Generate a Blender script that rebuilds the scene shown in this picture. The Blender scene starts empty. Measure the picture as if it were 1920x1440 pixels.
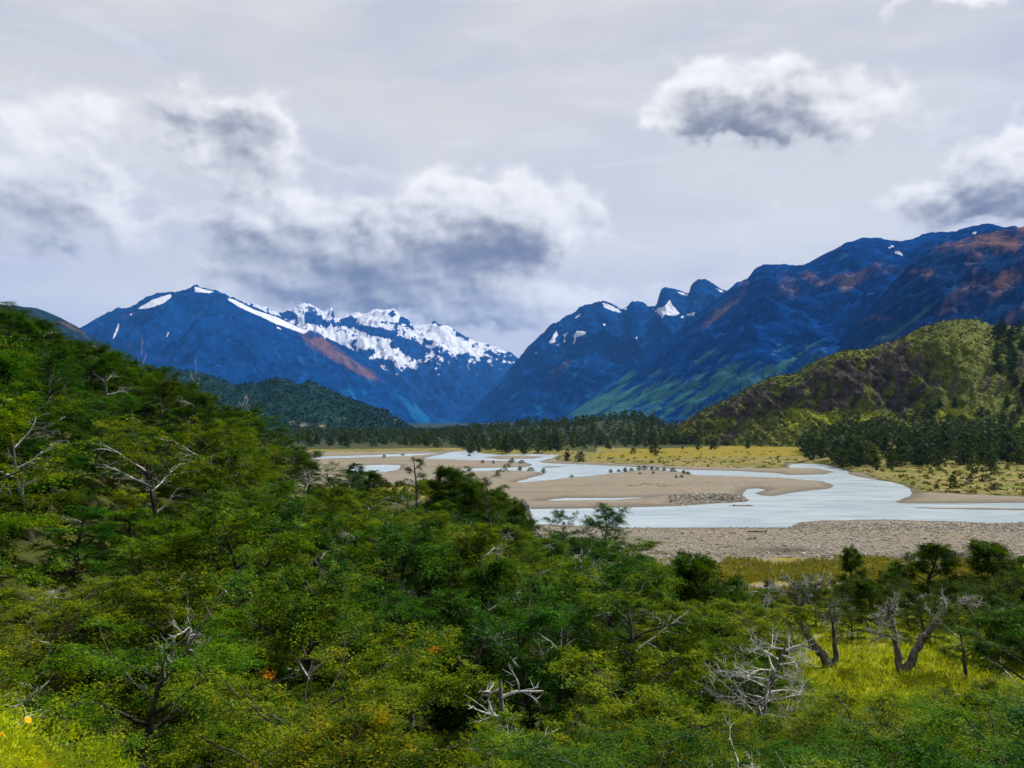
import bpy, math, random
import numpy as np

# ------------------------------------------------------------------ camera, sky, sun, exposure
scene = bpy.context.scene
FOC, CX, HY, CAMZ = 1450.0, 960.0, 792.0, 17.0     # focal length in photo pixels, principal column, horizon row, eye height
cam_data = bpy.data.cameras.new("camera")
cam_data.sensor_width = 36.0
cam_data.lens = 36.0 * FOC / 1920.0
cam_data.shift_y = 72.0 / 1920.0
cam_data.clip_start = 0.05
cam_data.clip_end = 80000.0
cam = bpy.data.objects.new("camera", cam_data)
scene.collection.objects.link(cam)
cam.location = (0, 0, CAMZ)
cam.rotation_euler = (math.radians(90), 0, 0)
scene.camera = cam

SUN_EL, SUN_AZ = math.radians(50), math.radians(72)  # azimuth measured from the view axis (+Y) towards +X
SUNV = (math.cos(SUN_EL) * math.sin(SUN_AZ), math.cos(SUN_EL) * math.cos(SUN_AZ), math.sin(SUN_EL))
sun_data = bpy.data.lights.new("sun", 'SUN')
sun_data.energy = 5.0
sun_data.angle = math.radians(1.5)
sun_data.color = (1.0, 0.95, 0.86)
sun = bpy.data.objects.new("sun", sun_data)
scene.collection.objects.link(sun)
from mathutils import Vector
sun.rotation_euler = Vector(SUNV).to_track_quat('Z', 'Y').to_euler()

scene.view_settings.view_transform = 'Standard'
scene.view_settings.look = 'None'
scene.view_settings.exposure = 0.3
scene.view_settings.gamma = 1.0
scene.view_settings.use_curve_mapping = False
scene.render.engine = 'CYCLES'
scene.cycles.max_bounces = 5
scene.cycles.diffuse_bounces = 2
scene.cycles.glossy_bounces = 2
scene.cycles.transmission_bounces = 3
scene.cycles.volume_bounces = 0
scene.cycles.sample_clamp_indirect = 4.0
scene.cycles.use_denoising = True
scene.cycles.use_adaptive_sampling = True
scene.cycles.adaptive_threshold = 0.02
scene.cycles.adaptive_min_samples = 12
try:
    scene.cycles.denoiser = 'OPENIMAGEDENOISE'
except Exception:
    pass


class NT:
    """small helper to write node trees as expressions"""
    def __init__(self, tree):
        self.t = tree
        self.n = tree.nodes
        self.l = tree.links

    def node(self, kind, **kw):
        nd = self.n.new(kind)
        for k, v in kw.items():
            setattr(nd, k, v)
        return nd

    def put(self, sock, v):
        if isinstance(v, bpy.types.NodeSocket):
            self.l.new(v, sock)
        else:
            sock.default_value = v

    def m(self, op, a, b=None, c=None, clamp=False):
        nd = self.node('ShaderNodeMath', operation=op, use_clamp=clamp)
        self.put(nd.inputs[0], a)
        if b is not None:
            self.put(nd.inputs[1], b)
        if c is not None:
            self.put(nd.inputs[2], c)
        return nd.outputs[0]

    def v(self, op, a, b=None):
        nd = self.node('ShaderNodeVectorMath', operation=op)
        self.put(nd.inputs[0], a)
        if b is not None:
            self.put(nd.inputs[1], b)
        return nd.outputs[0]

    def noise(self, vec, scale, detail=4.0, rough=0.55, dist=0.0, col=False):
        nd = self.node('ShaderNodeTexNoise')
        if vec is not None:
            self.put(nd.inputs['Vector'], vec)
        nd.inputs['Scale'].default_value = scale
        nd.inputs['Detail'].default_value = detail
        nd.inputs['Roughness'].default_value = rough
        nd.inputs['Distortion'].default_value = dist
        return nd.outputs['Color' if col else 'Fac']

    def ss(self, x, a, b):
        nd = self.node('ShaderNodeMapRange', interpolation_type='SMOOTHSTEP')
        self.put(nd.inputs['Value'], x)
        self.put(nd.inputs['From Min'], a)
        self.put(nd.inputs['From Max'], b)
        return nd.outputs['Result']

    def mix(self, f, a, b, mode='MIX'):
        nd = self.node('ShaderNodeMix', data_type='RGBA', blend_type=mode)
        self.put(nd.inputs['Factor'], f)
        self.put(nd.inputs['A'], a if isinstance(a, bpy.types.NodeSocket) else (*a, 1.0)[:4])
        self.put(nd.inputs['B'], b if isinstance(b, bpy.types.NodeSocket) else (*b, 1.0)[:4])
        return [o for o in nd.outputs if o.type == 'RGBA'][0]

    def xyz(self, v):
        nd = self.node('ShaderNodeSeparateXYZ')
        self.put(nd.inputs[0], v)
        return nd.outputs

    def vec(self, x, y, z):
        nd = self.node('ShaderNodeCombineXYZ')
        for s, q in zip(nd.inputs, (x, y, z)):
            self.put(s, q)
        return nd.outputs[0]


def px_dir(px, py):
    az = math.atan2(px - CX, FOC)
    el = math.atan2(HY - py, math.hypot(FOC, px - CX))
    return az, el


# the sky: a clear-air sky behind a high veil of cloud, cumulus below it, all given by direction
world = bpy.data.worlds.new("World")
scene.world = world
world.use_nodes = True
W = NT(world.node_tree)
W.n.clear()
tc = W.node('ShaderNodeTexCoord').outputs['Generated']

# clouds: centre column, centre row, half width, half height, strength (photo pixels -> direction)
CLOUDS = [
    (1400, 185, 150, 55, 0.85), (1500, 240, 150, 50, 0.95), (1310, 235, 95, 42, 0.6), (1650, 250, 120, 40, 0.18),
    (1800, 345, 120, 42, 0.8), (1890, 300, 110, 70, 0.9), (1990, 330, 130, 72, 0.8), (1730, 400, 90, 22, 0.3),
    (90, 310, 150, 100, 0.48), (165, 410, 115, 50, 0.6), (-60, 350, 150, 90, 0.6), (60, 210, 140, 45, 0.2),
    (400, 255, 120, 66, 1.0), (450, 385, 95, 52, 0.68), (300, 420, 70, 30, 0.2),
    (950, 400, 130, 75, 1.0), (810, 450, 200, 75, 0.75), (620, 460, 200, 75, 0.6), (580, 400, 70, 30, 0.3),
    (720, 545, 330, 62, 0.8), (1000, 575, 210, 26, 0.6), (1090, 610, 180, 18, 0.5), (1050, 430, 60, 35, 0.35),
    (1790, -10, 130, 25, 0.5), (1470, 405, 200, 18, 0.22), (1290, 520, 170, 18, 0.28), (640, 310, 150, 26, 0.2),
]
# the same ragged displacement of the look-up direction serves all cloud shapes
w1 = W.noise(tc, 5.0, 1.0, 0.5, col=True)
w2 = W.noise(W.v('MULTIPLY', tc, (1.0, 1.0, 1.3)), 15.0, 3.0, 0.6, col=True)
sh = W.node('ShaderNodeVectorMath', operation='MULTIPLY_ADD')
W.put(sh.inputs[0], W.v('SUBTRACT', w1, (0.5, 0.5, 0.5)))
sh.inputs[1].default_value = (0.10, 0.10, 0.06)
W.put(sh.inputs[2], tc)
sh2 = W.node('ShaderNodeVectorMath', operation='MULTIPLY_ADD')
W.put(sh2.inputs[0], W.v('SUBTRACT', w2, (0.5, 0.5, 0.5)))
sh2.inputs[1].default_value = (0.16, 0.16, 0.11)
W.put(sh2.inputs[2], sh.outputs[0])
X, Y, Z = W.xyz(sh2.outputs[0])
az = W.m('ARCTAN2', X, Y)
el = W.m('ARCSINE', Z)
EL3 = W.v('ADD', W.vec(el, el, el), (0.0, 0.022, 0.046))     # here, and two steps up towards the light
AZ3 = W.v('ADD', W.vec(az, az, az), (0.0, 0.008, 0.014))


def vma(a, b, c):
    nd = W.node('ShaderNodeVectorMath', operation='MULTIPLY_ADD')
    for i, q in enumerate((a, b, c)):
        W.put(nd.inputs[i], q)
    return nd.outputs[0]


tot3 = None
for (cx, cy, hw, hh, s_) in CLOUDS:
    a0, e0 = px_dir(cx, cy)
    su, sv = hw / FOC * math.cos(a0) ** 2, hh / FOC * math.cos(a0)
    da = vma(AZ3, (1 / su,) * 3, (-a0 / su,) * 3)
    de = vma(EL3, (1 / sv,) * 3, (-e0 / sv,) * 3)
    r2 = vma(de, de, W.v('MULTIPLY', da, da))
    q = W.v('MAXIMUM', vma(r2, (-0.26,) * 3, (1.0,) * 3), (0, 0, 0))
    q3 = W.v('MULTIPLY', W.v('MULTIPLY', q, q), q)
    tot3 = vma(q3, (s_,) * 3, tot3 if tot3 is not None else (0.0, 0.0, 0.0))
rho0, rho_up, rho_up2 = W.xyz(tot3)
# the same kind of cumulus goes on round the rest of the sky
flat = W.v('MULTIPLY', sh2.outputs[0], (1.0, 1.0, 2.2))
rest = W.ss(W.noise(flat, 2.6, 3.0, 0.5), 0.5, 0.72)
rest = W.m('MULTIPLY', W.m('MULTIPLY', rest, W.ss(W.m('ABSOLUTE', az), 0.62, 0.95)), W.ss(el, 0.9, 0.25))
squash = W.v('MULTIPLY', tc, (1, 1, 1.45))
fine_n = W.noise(squash, 19.0, 5.0, 0.52)
fine = W.m('SUBTRACT', fine_n, 0.5)
lit = W.noise(W.v('ADD', squash, (0.0075, 0.0, 0.0125)), 19.0, 3.0, 0.52)      # the same billows a step towards the sun
puff = W.m('SUBTRACT', W.noise(W.v('MULTIPLY', tc, (1, 1, 1.6)), 8.0, 4.0, 0.55, 0.3), 0.5)
rho = W.m('ADD', W.m('ADD', rho0, rest), W.m('MULTIPLY', fine, 0.55))
alpha = W.m('MULTIPLY', W.ss(rho, 0.10, 0.60), 0.92)
depth = W.m('ADD', W.m('ADD', W.m('MULTIPLY', rho_up, 0.62), W.m('MULTIPLY', rho_up2, 0.42)), W.m('MULTIPLY', rest, 0.6))
lump = W.m('ADD', W.m('MULTIPLY', W.m('SUBTRACT', lit, fine_n), 1.6), W.m('MULTIPLY', puff, 1.6))
shade = W.ss(W.m('ADD', depth, lump), -0.15, 1.85)
cloud_col = W.mix(shade, (1.12, 1.10, 1.05), (0.185, 0.19, 0.23))
# the veil: streaky high cloud, slightly lavender where it is thin
sk = W.node('ShaderNodeTexSky', sky_type='NISHITA')
sk.sun_disc = False
sk.sun_elevation = SUN_EL
sk.sun_rotation = SUN_AZ
sk.air_density = 1.0
sk.dust_density = 1.0
clear = W.mix(1.0, sk.outputs[0], (0.10, 0.10, 0.10), 'MULTIPLY')
stretch = W.v('MULTIPLY', tc, (1.0, 1.0, 3.5))
thin = W.noise(stretch, 2.2, 5.0, 0.5, 0.6)
streak = W.noise(W.v('MULTIPLY', tc, (1.0, 1.0, 5.0)), 6.0, 6.0, 0.6, 0.8)
veil = W.mix(W.ss(thin, 0.30, 0.62), (0.67, 0.665, 0.715), (0.83, 0.81, 0.765))
veil = W.mix(W.m('MULTIPLY', W.ss(streak, 0.48, 0.72), 0.45), veil, (0.92, 0.92, 0.92))
veil = W.mix(1.0, veil, W.vec(*[W.m('MULTIPLY_ADD', W.ss(W.xyz(tc)[2], 0.45, 0.02), 0.16, 1.0)] * 3), 'MULTIPLY')   # paler towards the horizon
base = W.mix(0.92, clear, veil)
sky_col = W.mix(alpha, base, cloud_col)
bg = W.node('ShaderNodeBackground')
W.put(bg.inputs['Color'], sky_col)
bg.inputs['Strength'].default_value = 0.82
out = W.node('ShaderNodeOutputWorld')
W.l.new(bg.outputs[0], out.inputs['Surface'])
world.cycles.sampling_method = 'MANUAL'
world.cycles.sample_map_resolution = 512


# ------------------------------------------------------------------ helpers
rng = np.random.default_rng(7)
random.seed(7)
COL = scene.collection


def hash2(ix, iy, seed):
    h = (ix.astype(np.int64) * 374761393 + iy.astype(np.int64) * 668265263 + seed * 1442695041) & 0xFFFFFFFF
    h = ((h ^ (h >> 13)) * 1274126177) & 0xFFFFFFFF
    h = ((h ^ (h >> 15)) * 2246822519) & 0xFFFFFFFF
    return (h ^ (h >> 16)) / 4294967296.0


def pn(x, y, seed=0):
    x = np.asarray(x, float); y = np.asarray(y, float)
    x, y = np.broadcast_arrays(x, y)
    ix, iy = np.floor(x), np.floor(y)
    fx, fy = x - ix, y - iy
    ux, uy = fx * fx * fx * (fx * (fx * 6 - 15) + 10), fy * fy * fy * (fy * (fy * 6 - 15) + 10)
    def g(ox, oy):
        a = hash2(ix + ox, iy + oy, seed) * 2 * np.pi
        return np.cos(a) * (fx - ox) + np.sin(a) * (fy - oy)
    return ((g(0, 0) * (1 - ux) + g(1, 0) * ux) * (1 - uy) + (g(0, 1) * (1 - ux) + g(1, 1) * ux) * uy) * 1.5


def fbm(x, y, octv=4, seed=0, gain=0.5):
    t, a, s = 0.0, 1.0, 0.0
    for i in range(octv):
        t = t + a * pn(x * 2 ** i, y * 2 ** i, seed + i * 17)
        s += a
        a *= gain
    return t / s


def ridged(x, y, octv=4, seed=0, gain=0.5):
    t, a, s = 0.0, 1.0, 0.0
    for i in range(octv):
        t = t + a * (1 - 2 * np.abs(pn(x * 2 ** i, y * 2 ** i, seed + i * 31)))
        s += a
        a *= gain
    return t / s


def sstep(a, b, x):
    t = np.clip((np.asarray(x, float) - a) / (b - a), 0, 1)
    return t * t * (3 - 2 * t)


def make_mesh(name, verts, faces, mats, smooth=False, fmat=None, attrs=None):
    """faces: list of int arrays (n,k); one mesh datablock out"""
    me = bpy.data.meshes.new(name)
    verts = np.asarray(verts, np.float32)
    me.vertices.add(len(verts))
    me.vertices.foreach_set('co', verts.ravel())
    fl = [np.asarray(f, np.int32) for f in faces if len(f)]
    loops = np.concatenate([f.ravel() for f in fl])
    sizes = np.concatenate([np.full(len(f), f.shape[1], np.int32) for f in fl])
    starts = np.concatenate([[0], np.cumsum(sizes)[:-1]]).astype(np.int32)
    me.loops.add(len(loops))
    me.loops.foreach_set('vertex_index', loops)
    me.polygons.add(len(sizes))
    me.polygons.foreach_set('loop_start', starts)
    for m in mats:
        me.materials.append(m)
    if fmat is not None:
        me.polygons.foreach_set('material_index', np.asarray(fmat, np.int32))
    me.polygons.foreach_set('use_smooth', np.full(len(sizes), bool(smooth)))
    for an, arr in (attrs or {}).items():
        at = me.color_attributes.new(an, 'FLOAT_COLOR', 'POINT')
        c = np.ones((len(verts), 4), np.float32)
        c[:, :arr.shape[1]] = arr
        at.data.foreach_set('color', c.ravel())
    me.update(calc_edges=True)
    return me


def link(name, me, parent=None, loc=None, rotz=None, scale=None):
    o = bpy.data.objects.new(name, me)
    COL.objects.link(o)
    if parent is not None:
        o.parent = parent
    if loc is not None:
        o.location = loc
    if rotz is not None:
        o.rotation_euler = (0, 0, rotz)
    if scale is not None:
        o.scale = scale if hasattr(scale, '__len__') else (scale,) * 3
    return o


def tag(o, label=None, cat=None, group=None, kind=None):
    if label:
        o['label'] = label
    if cat:
        o['category'] = cat
    if group:
        o['group'] = group
    if kind:
        o['kind'] = kind
    return o


def grid_faces(nr, nc, wrap=False):
    i = np.arange(nr * nc).reshape(nr, nc)
    a, b, c, d = i[:-1, :-1], i[:-1, 1:], i[1:, 1:], i[1:, :-1]
    f = np.stack([a, b, c, d], -1).reshape(-1, 4)
    if wrap:
        f = np.concatenate([f, np.stack([i[:-1, -1], i[:-1, 0], i[1:, 0], i[1:, -1]], -1)])
    return f


def at(px, py, d):
    return np.array([(px - CX) / FOC * d, d, CAMZ + (HY - py) / FOC * d])


def mat(name, rough=0.9, spec=0.2):
    m = bpy.data.materials.new(name)
    m.use_nodes = True
    t = NT(m.node_tree)
    b = t.n['Principled BSDF']
    b.inputs['Roughness'].default_value = rough
    b.inputs['Specular IOR Level'].default_value = spec
    return m, t, b


def bump(t, b, h, strength, dist):
    nd = t.node('ShaderNodeBump')
    nd.inputs['Strength'].default_value = strength
    nd.inputs['Distance'].default_value = dist
    t.put(nd.inputs['Height'], h)
    t.l.new(nd.outputs[0], b.inputs['Normal'])
    return nd


def poly_sdf(P, poly):
    """signed distance, negative inside"""
    poly = np.asarray(poly, float)
    n = len(poly)
    d2 = np.full(len(P), 1e18)
    inside = np.zeros(len(P), bool)
    for i in range(n):
        a, b = poly[i], poly[(i + 1) % n]
        e = b - a
        w = P - a
        t = np.clip((w @ e) / (e @ e + 1e-12), 0, 1)
        q = w - t[:, None] * e
        d2 = np.minimum(d2, (q * q).sum(1))
        c = ((a[1] <= P[:, 1]) & (b[1] > P[:, 1])) | ((b[1] <= P[:, 1]) & (a[1] > P[:, 1]))
        with np.errstate(divide='ignore', invalid='ignore'):
            xi = a[0] + (P[:, 1] - a[1]) / (b[1] - a[1]) * e[0]
        inside ^= c & (P[:, 0] < xi)
    d = np.sqrt(d2)
    return np.where(inside, -d, d)

# ------------------------------------------------------------------ ground: one sheet from the camera's hill to the far valley
T_PX = [-2500, -700, 0, 150, 300, 450, 600, 760, 900, 985, 1100, 1300, 1500, 1700, 1920, 2500, 4500]
T_S = [0, 4, 7, 10, 18, 27, 38, 50, 65, 80, 95, 115, 140, 170]
T_Z = [
    [15.3, 15.3, 15.2, 15.4, 16, 17, 18, 19, 21, 23, 25, 26, 26, 24],
    [15.3, 14.9, 14.2, 13.4, 13, 14.5, 17, 20, 24, 27, 30, 30, 28, 22],
    [15.3, 14.6, 12.8, 11.0, 9.5, 10.5, 13, 16.5, 20.5, 24, 26.0, 25, 20, 12],
    [15.3, 14.2, 12.2, 10.4, 8.5, 9.5, 11.5, 14.8, 18.0, 20.6, 21.6, 19, 12, 6],
    [15.3, 13.8, 11.5, 9.5, 7.5, 7.8, 9, 11.5, 14.2, 16.6, 17.0, 13, 7, 2.5],
    [15.3, 13.5, 11.0, 9.0, 7.0, 6.8, 7.5, 9, 11, 12.4, 12.0, 7.5, 3, 1],
    [15.3, 13.4, 10.8, 8.8, 6.6, 6.0, 6.0, 6.8, 7.6, 8.2, 7.4, 3.5, 1, 0.6],
    [15.3, 13.4, 10.7, 8.6, 6.4, 5.6, 5.2, 5.6, 6.8, 9.2, 9.6, 3.6, 1, 0.5],
    [15.3, 13.3, 10.6, 8.5, 6.3, 5.3, 4.6, 4.8, 5.8, 7.0, 5.8, 1.4, 0.6, 0.4],
    [15.3, 13.3, 10.5, 8.4, 6.2, 5.2, 4.4, 4.2, 4.8, 4.6, 1.5, 0.5, 0.3, 0.3],
    [15.3, 13.3, 10.5, 8.4, 6.2, 5.0, 4.2, 3.6, 3.0, 1.9, 0.9, 0.45, 0.3, 0.3],
    [15.3, 13.3, 10.5, 8.3, 6.1, 4.9, 4.2, 3.5, 2.6, 1.4, 0.9, 0.5, 0.3, 0.3],
    [15.3, 13.3, 10.5, 8.3, 6.2, 5.0, 4.4, 3.6, 2.6, 1.4, 0.9, 0.5, 0.3, 0.3],
    [15.3, 13.3, 10.5, 8.3, 6.3, 5.2, 4.5, 3.6, 2.6, 1.4, 0.9, 0.5, 0.3, 0.3],
    [15.3, 13.4, 10.7, 8.6, 6.6, 5.4, 4.6, 3.7, 2.7, 1.5, 0.9, 0.5, 0.3, 0.3],
    [15.3, 13.9, 11.8, 9.8, 7.6, 6.2, 5.2, 4.2, 3.2, 2.0, 1.2, 0.7, 0.4, 0.3],
    [15.3, 15.3, 15.0, 14.5, 13, 12, 11, 10, 9, 8, 7, 6, 5, 4],
]
T_TH = np.arctan((np.array(T_PX) - CX) / FOC)
T_Z = np.array(T_Z)
T_S = np.array(T_S, float)


def near_z(x, y):
    th = np.arctan2(x, y)
    r = np.hypot(x, y)
    s = r * np.maximum(np.cos(th), 0.6)
    # smooth both ways through the table
    tc_ = np.clip(th, T_TH[0], T_TH[-1])
    j = np.clip(np.searchsorted(T_TH, tc_) - 1, 0, len(T_TH) - 2)
    ft = sstep(0, 1, (tc_ - T_TH[j]) / (T_TH[j + 1] - T_TH[j])) * 0.5 + 0.5 * (tc_ - T_TH[j]) / (T_TH[j + 1] - T_TH[j])
    sc = np.clip(s, 0, T_S[-1] - 1e-6)
    k = np.clip(np.searchsorted(T_S, sc, side='right') - 1, 0, len(T_S) - 2)
    fs = (sc - T_S[k]) / (T_S[k + 1] - T_S[k])
    fs = 0.6 * fs + 0.4 * sstep(0, 1, fs)
    z0 = T_Z[j, k] * (1 - fs) + T_Z[j, k + 1] * fs
    z1 = T_Z[j + 1, k] * (1 - fs) + T_Z[j + 1, k + 1] * fs
    return z0 * (1 - ft) + z1 * ft, s


def gp(*pts):
    """pixel corners on the river plain -> metres"""
    return np.array([((px - CX) / FOC * d, d) for px, py in pts for d in [CAMZ * FOC / (py - HY)]])


# water (traced channel edges) and the bars that stand in it
WATER = [
    # lower channel with the bend on the right and the side arm
    gp((700, 984), (900, 982), (1000, 986), (1170, 993), (1300, 994), (1480, 993), (1497, 984), (1530, 979), (1600, 977), (1667, 976),
       (1720, 979), (1790, 981), (1863, 985), (1920, 982), (2100, 984), (2500, 990), (2500, 950), (2100, 944), (1920, 943), (1800, 944), (1690, 944),
       (1676, 941), (1700, 933), (1709, 926), (1707, 917), (1696, 910), (1670, 904), (1645, 900), (1610, 894), (1590, 889), (1565, 886),
       (1500, 889), (1430, 886), (1380, 883), (1300, 881), (1200, 876), (1100, 871), (1030, 869), (1010, 866), (1035, 859), (1050, 853), (1000, 851),
       (940, 852), (900, 850), (893, 844), (870, 844.5), (850, 847), (820, 853), (790, 860), (860, 862), (930, 864), (985, 867), (1000, 872), (985, 876),
       (900, 877.5), (860, 879), (880, 884), (960, 882), (1010, 885), (1022, 889), (990, 897), (965, 905), (1000, 903), (1060, 897), (1120, 891), (1160, 886), (1200, 881),
       (1240, 881), (1290, 886), (1300, 891), (1400, 894), (1480, 897), (1545, 903), (1566, 910), (1555, 916), (1500, 922), (1450, 930), (1428, 929),
       (1415, 925), (1436, 918), (1420, 915.5), (1402, 917), (1392, 926), (1405, 938), (1400, 941), (1340, 944), (1270, 949), (1100, 953), (970, 955), (700, 955)),
    gp((1480, 871), (1500, 869), (1540, 870), (1562, 875), (1592, 885), (1590, 890), (1560, 884), (1530, 878), (1480, 878)),
    gp((560, 862), (640, 859), (760, 856), (800, 852), (840, 849), (760, 851), (640, 855), (560, 857)),
    gp((660, 884), (720, 886), (748, 880), (752, 872), (720, 871), (660, 874)),
    gp((1010, 939), (1150, 937), (1240, 931.5), (1150, 934), (1060, 934)),
    gp((1415, 1047), (1450, 1049), (1510, 1047), (1500, 1043), (1440, 1041)),
    gp((1640, 1062), (1700, 1066), (1800, 1068), (1900, 1066), (1900, 1060), (1760, 1060), (1700, 1058)),
]
BARS = [
    gp((1700, 951), (1750, 952), (1850, 953), (1920, 954), (2100, 956), (2100, 958), (1900, 956.5), (1750, 954)),
    gp((905, 857), (940, 854.5), (1000, 855), (1020, 857), (1000, 860), (940, 861)),
    gp((1440, 884), (1500, 881), (1560, 884), (1550, 889), (1480, 891)),
    gp((1010, 875), (1060, 874.5), (1062, 876), (1020, 877)),
    gp((1380, 947), (1412, 947.5), (1410, 949), (1370, 949)),
]


def water_sdf(x, y):
    P = np.stack([x, y], 1)
    wob = fbm(x / 7.0, y / 7.0, 3, 5) * np.clip(y / 250, 0.3, 2.2)
    d = np.full(len(P), 1e9)
    for w in WATER:
        d = np.minimum(d, poly_sdf(P, w))
    for b in BARS:
        d = np.maximum(d, -poly_sdf(P, b))
    return d + wob


FARBANK = gp((600, 850), (850, 847), (905, 852), (1000, 852), (1050, 856), (1040, 866), (1100, 869), (1200, 873), (1330, 879), (1470, 880), (1480, 868), (1560, 872),
             (1592, 884), (1650, 900), (1700, 911), (1712, 924), (1800, 930), (1920, 935), (2400, 940), (4000, 930), (4000, 794), (-2000, 794), (-2000, 850))
GOLD = gp((1090, 858), (1200, 866), (1330, 862), (1510, 861), (1515, 838), (1330, 842), (1180, 848))


def ground_z(x, y, masks=False):
    x = np.atleast_1d(np.asarray(x, float)); y = np.atleast_1d(np.asarray(y, float))
    zn, s = near_z(x, y)
    r = np.hypot(x, y)
    wn = 1 - sstep(118, 168, s)
    left = np.arctan2(x, y) < T_TH[7]
    wn = np.where(left, 1 - sstep(140, 170, s), wn)
    # river plain
    zp = 0.42 + 0.10 * fbm(x / 25, y / 25, 3, 11) + 0.05 * fbm(x / 4, y / 4, 2, 12)
    sd = np.full(len(x), 500.0)
    near = (y > 62) & (y < 620) & (np.abs(x) < 500)
    if near.any():
        sd[near] = water_sdf(x[near], y[near])
    zp = np.minimum(zp, np.clip(0.10 * sd, -0.9, 5) * 1.0)
    zp = np.where(sd > 0, np.maximum(zp, np.minimum(sd * 0.09, 0.3)), zp)
    fb = np.full(len(x), 400.0)
    fm = (y > 100)
    if fm.any():
        fb[fm] = poly_sdf(np.stack([x[fm], y[fm]], 1), FARBANK)
    bank = sstep(1.0, -5.0, fb) * (0.55 + 0.35 * fbm(x / 40, y / 40, 3, 21)) + sstep(-10, -60, fb) * 0.7
    gold = np.full(len(x), 400.0)
    if fm.any():
        gold[fm] = poly_sdf(np.stack([x[fm], y[fm]], 1), GOLD)
    zp = zp + np.where(sd > 0, bank * sstep(0, 5, sd), 0)
    # cobble ridges along the near shore and on the bar
    def ridge(ax, ay, wx, wy, h):
        return h * np.exp(-((x - ax) / wx) ** 4 - ((y - ay) / wy) ** 2)
    p = at(1700, 0, 126)
    zp = zp + ridge(p[0] + 8, 122.5, 26, 5.0, 1.45) * (0.8 + 0.4 * fbm(x / 9, y / 9, 2, 44))
    p = at(1335, 0, 164)
    zp = zp + ridge(p[0], 168, 9, 6, 1.0) * sstep(0, 3, sd)
    # wooded mounds out on the plain and the slow rise of the valley floor
    p = at(1165, 0, 640)
    zp = zp + 13 * np.exp(-((x - p[0]) / 42) ** 2 - ((y - 640) / 60) ** 2)
    p = at(1010, 0, 760)
    zp = zp + 7 * np.exp(-((x - p[0]) / 90) ** 2 - ((y - 760) / 80) ** 2)
    zp = zp + 10.0 * sstep(900, 5000, r)
    th_ = np.arctan2(x, y)
    zp = zp + sstep(285, 430, y) * sstep(0.36, 0.42, th_) * 8.0 + sstep(520, 700, y) * sstep(-0.10, 0.05, th_) * sstep(0.42, 0.36, th_) * 6.0
    z = zn * wn + zp * (1 - wn)
    z = np.where((sd < 0) & (s > 60), np.minimum(z, np.maximum(0.1 * sd, -0.5)), z)
    rough = fbm(x / 6, y / 6, 3, 31) * 0.35 + fbm(x / 1.2, y / 1.2, 2, 33) * 0.06
    z = z + rough * wn * sstep(4, 12, r) * (1 - 0.85 * sstep(60, 85, s) * (~left))
    if not masks:
        return z
    plain = 1 - wn
    gravel = np.where(left, plain, sstep(84, 92, s + 14 * fbm(x / 11, y / 11, 3, 51))) * sstep(-3, 3, fb + 3 * fbm(x / 8, y / 8, 2, 52))
    track = np.exp(-((s - 70 - 0.10 * (x - 22)) / 3.0) ** 2) * sstep(12, 18, x) * sstep(36, 28, x)
    gravel = np.maximum(gravel, track)
    meadow = np.zeros(len(x))
    meadow = np.where(~left & (s < 92), sstep(11.5, 14.5, x + 2 * fbm(x / 7, y / 7, 2, 53)) * sstep(18, 24, s) * sstep(72, 56, s), 0)
    goldm = sstep(2, -6, gold)
    strip = np.where(~left, sstep(62, 70, s) * sstep(96, 90, s), 0)
    goldm = np.maximum(goldm, strip * (0.42 + 0.5 * fbm(x / 5, y / 5, 3, 57)))
    kn = at(752, 0, 92)
    goldm = np.maximum(goldm, 0.8 * sstep(9, 4, np.hypot(x - kn[0], (y - 92) * 0.7)))
    cr = at(525, 0, 90)
    bankg = 0.9 * sstep(9, 3, np.hypot(x - cr[0], (y - 90) * 0.6))
    wet = sstep(4.5, 0.3, sd)
    bankgrass = sstep(3, -6, fb) * np.where(np.arctan2(x, y) < 0.11, sstep(-40, -18, fb), sstep(-95, -55, fb))
    bankgrass = np.maximum(bankgrass, bankg)
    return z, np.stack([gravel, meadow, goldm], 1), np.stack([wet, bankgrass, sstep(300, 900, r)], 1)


# sheet laid out as rings round the viewpoint, fine where it is near
ths = np.concatenate([np.linspace(-math.pi, -0.80, 40)[:-1], np.linspace(-0.78, 0.78, 430), np.linspace(0.80, math.pi, 40)[1:-1]])
ss_ = np.concatenate([np.array([0.3, 1, 1.8, 2.6]), np.geomspace(3.4, 60, 60), CAMZ * FOC / np.linspace(1202 - HY, 836 - HY, 260)[1:] ** 1.0,
                      np.geomspace(580, 24000, 60)])
ss_ = np.unique(np.round(ss_, 3))
TH, SS = np.meshgrid(ths, ss_)
RR = SS / np.maximum(np.cos(TH), 0.6)
GX, GY = (RR * np.sin(TH)).ravel(), (RR * np.cos(TH)).ravel()
GZ, MA, MB_ = ground_z(GX, GY, True)

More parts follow.
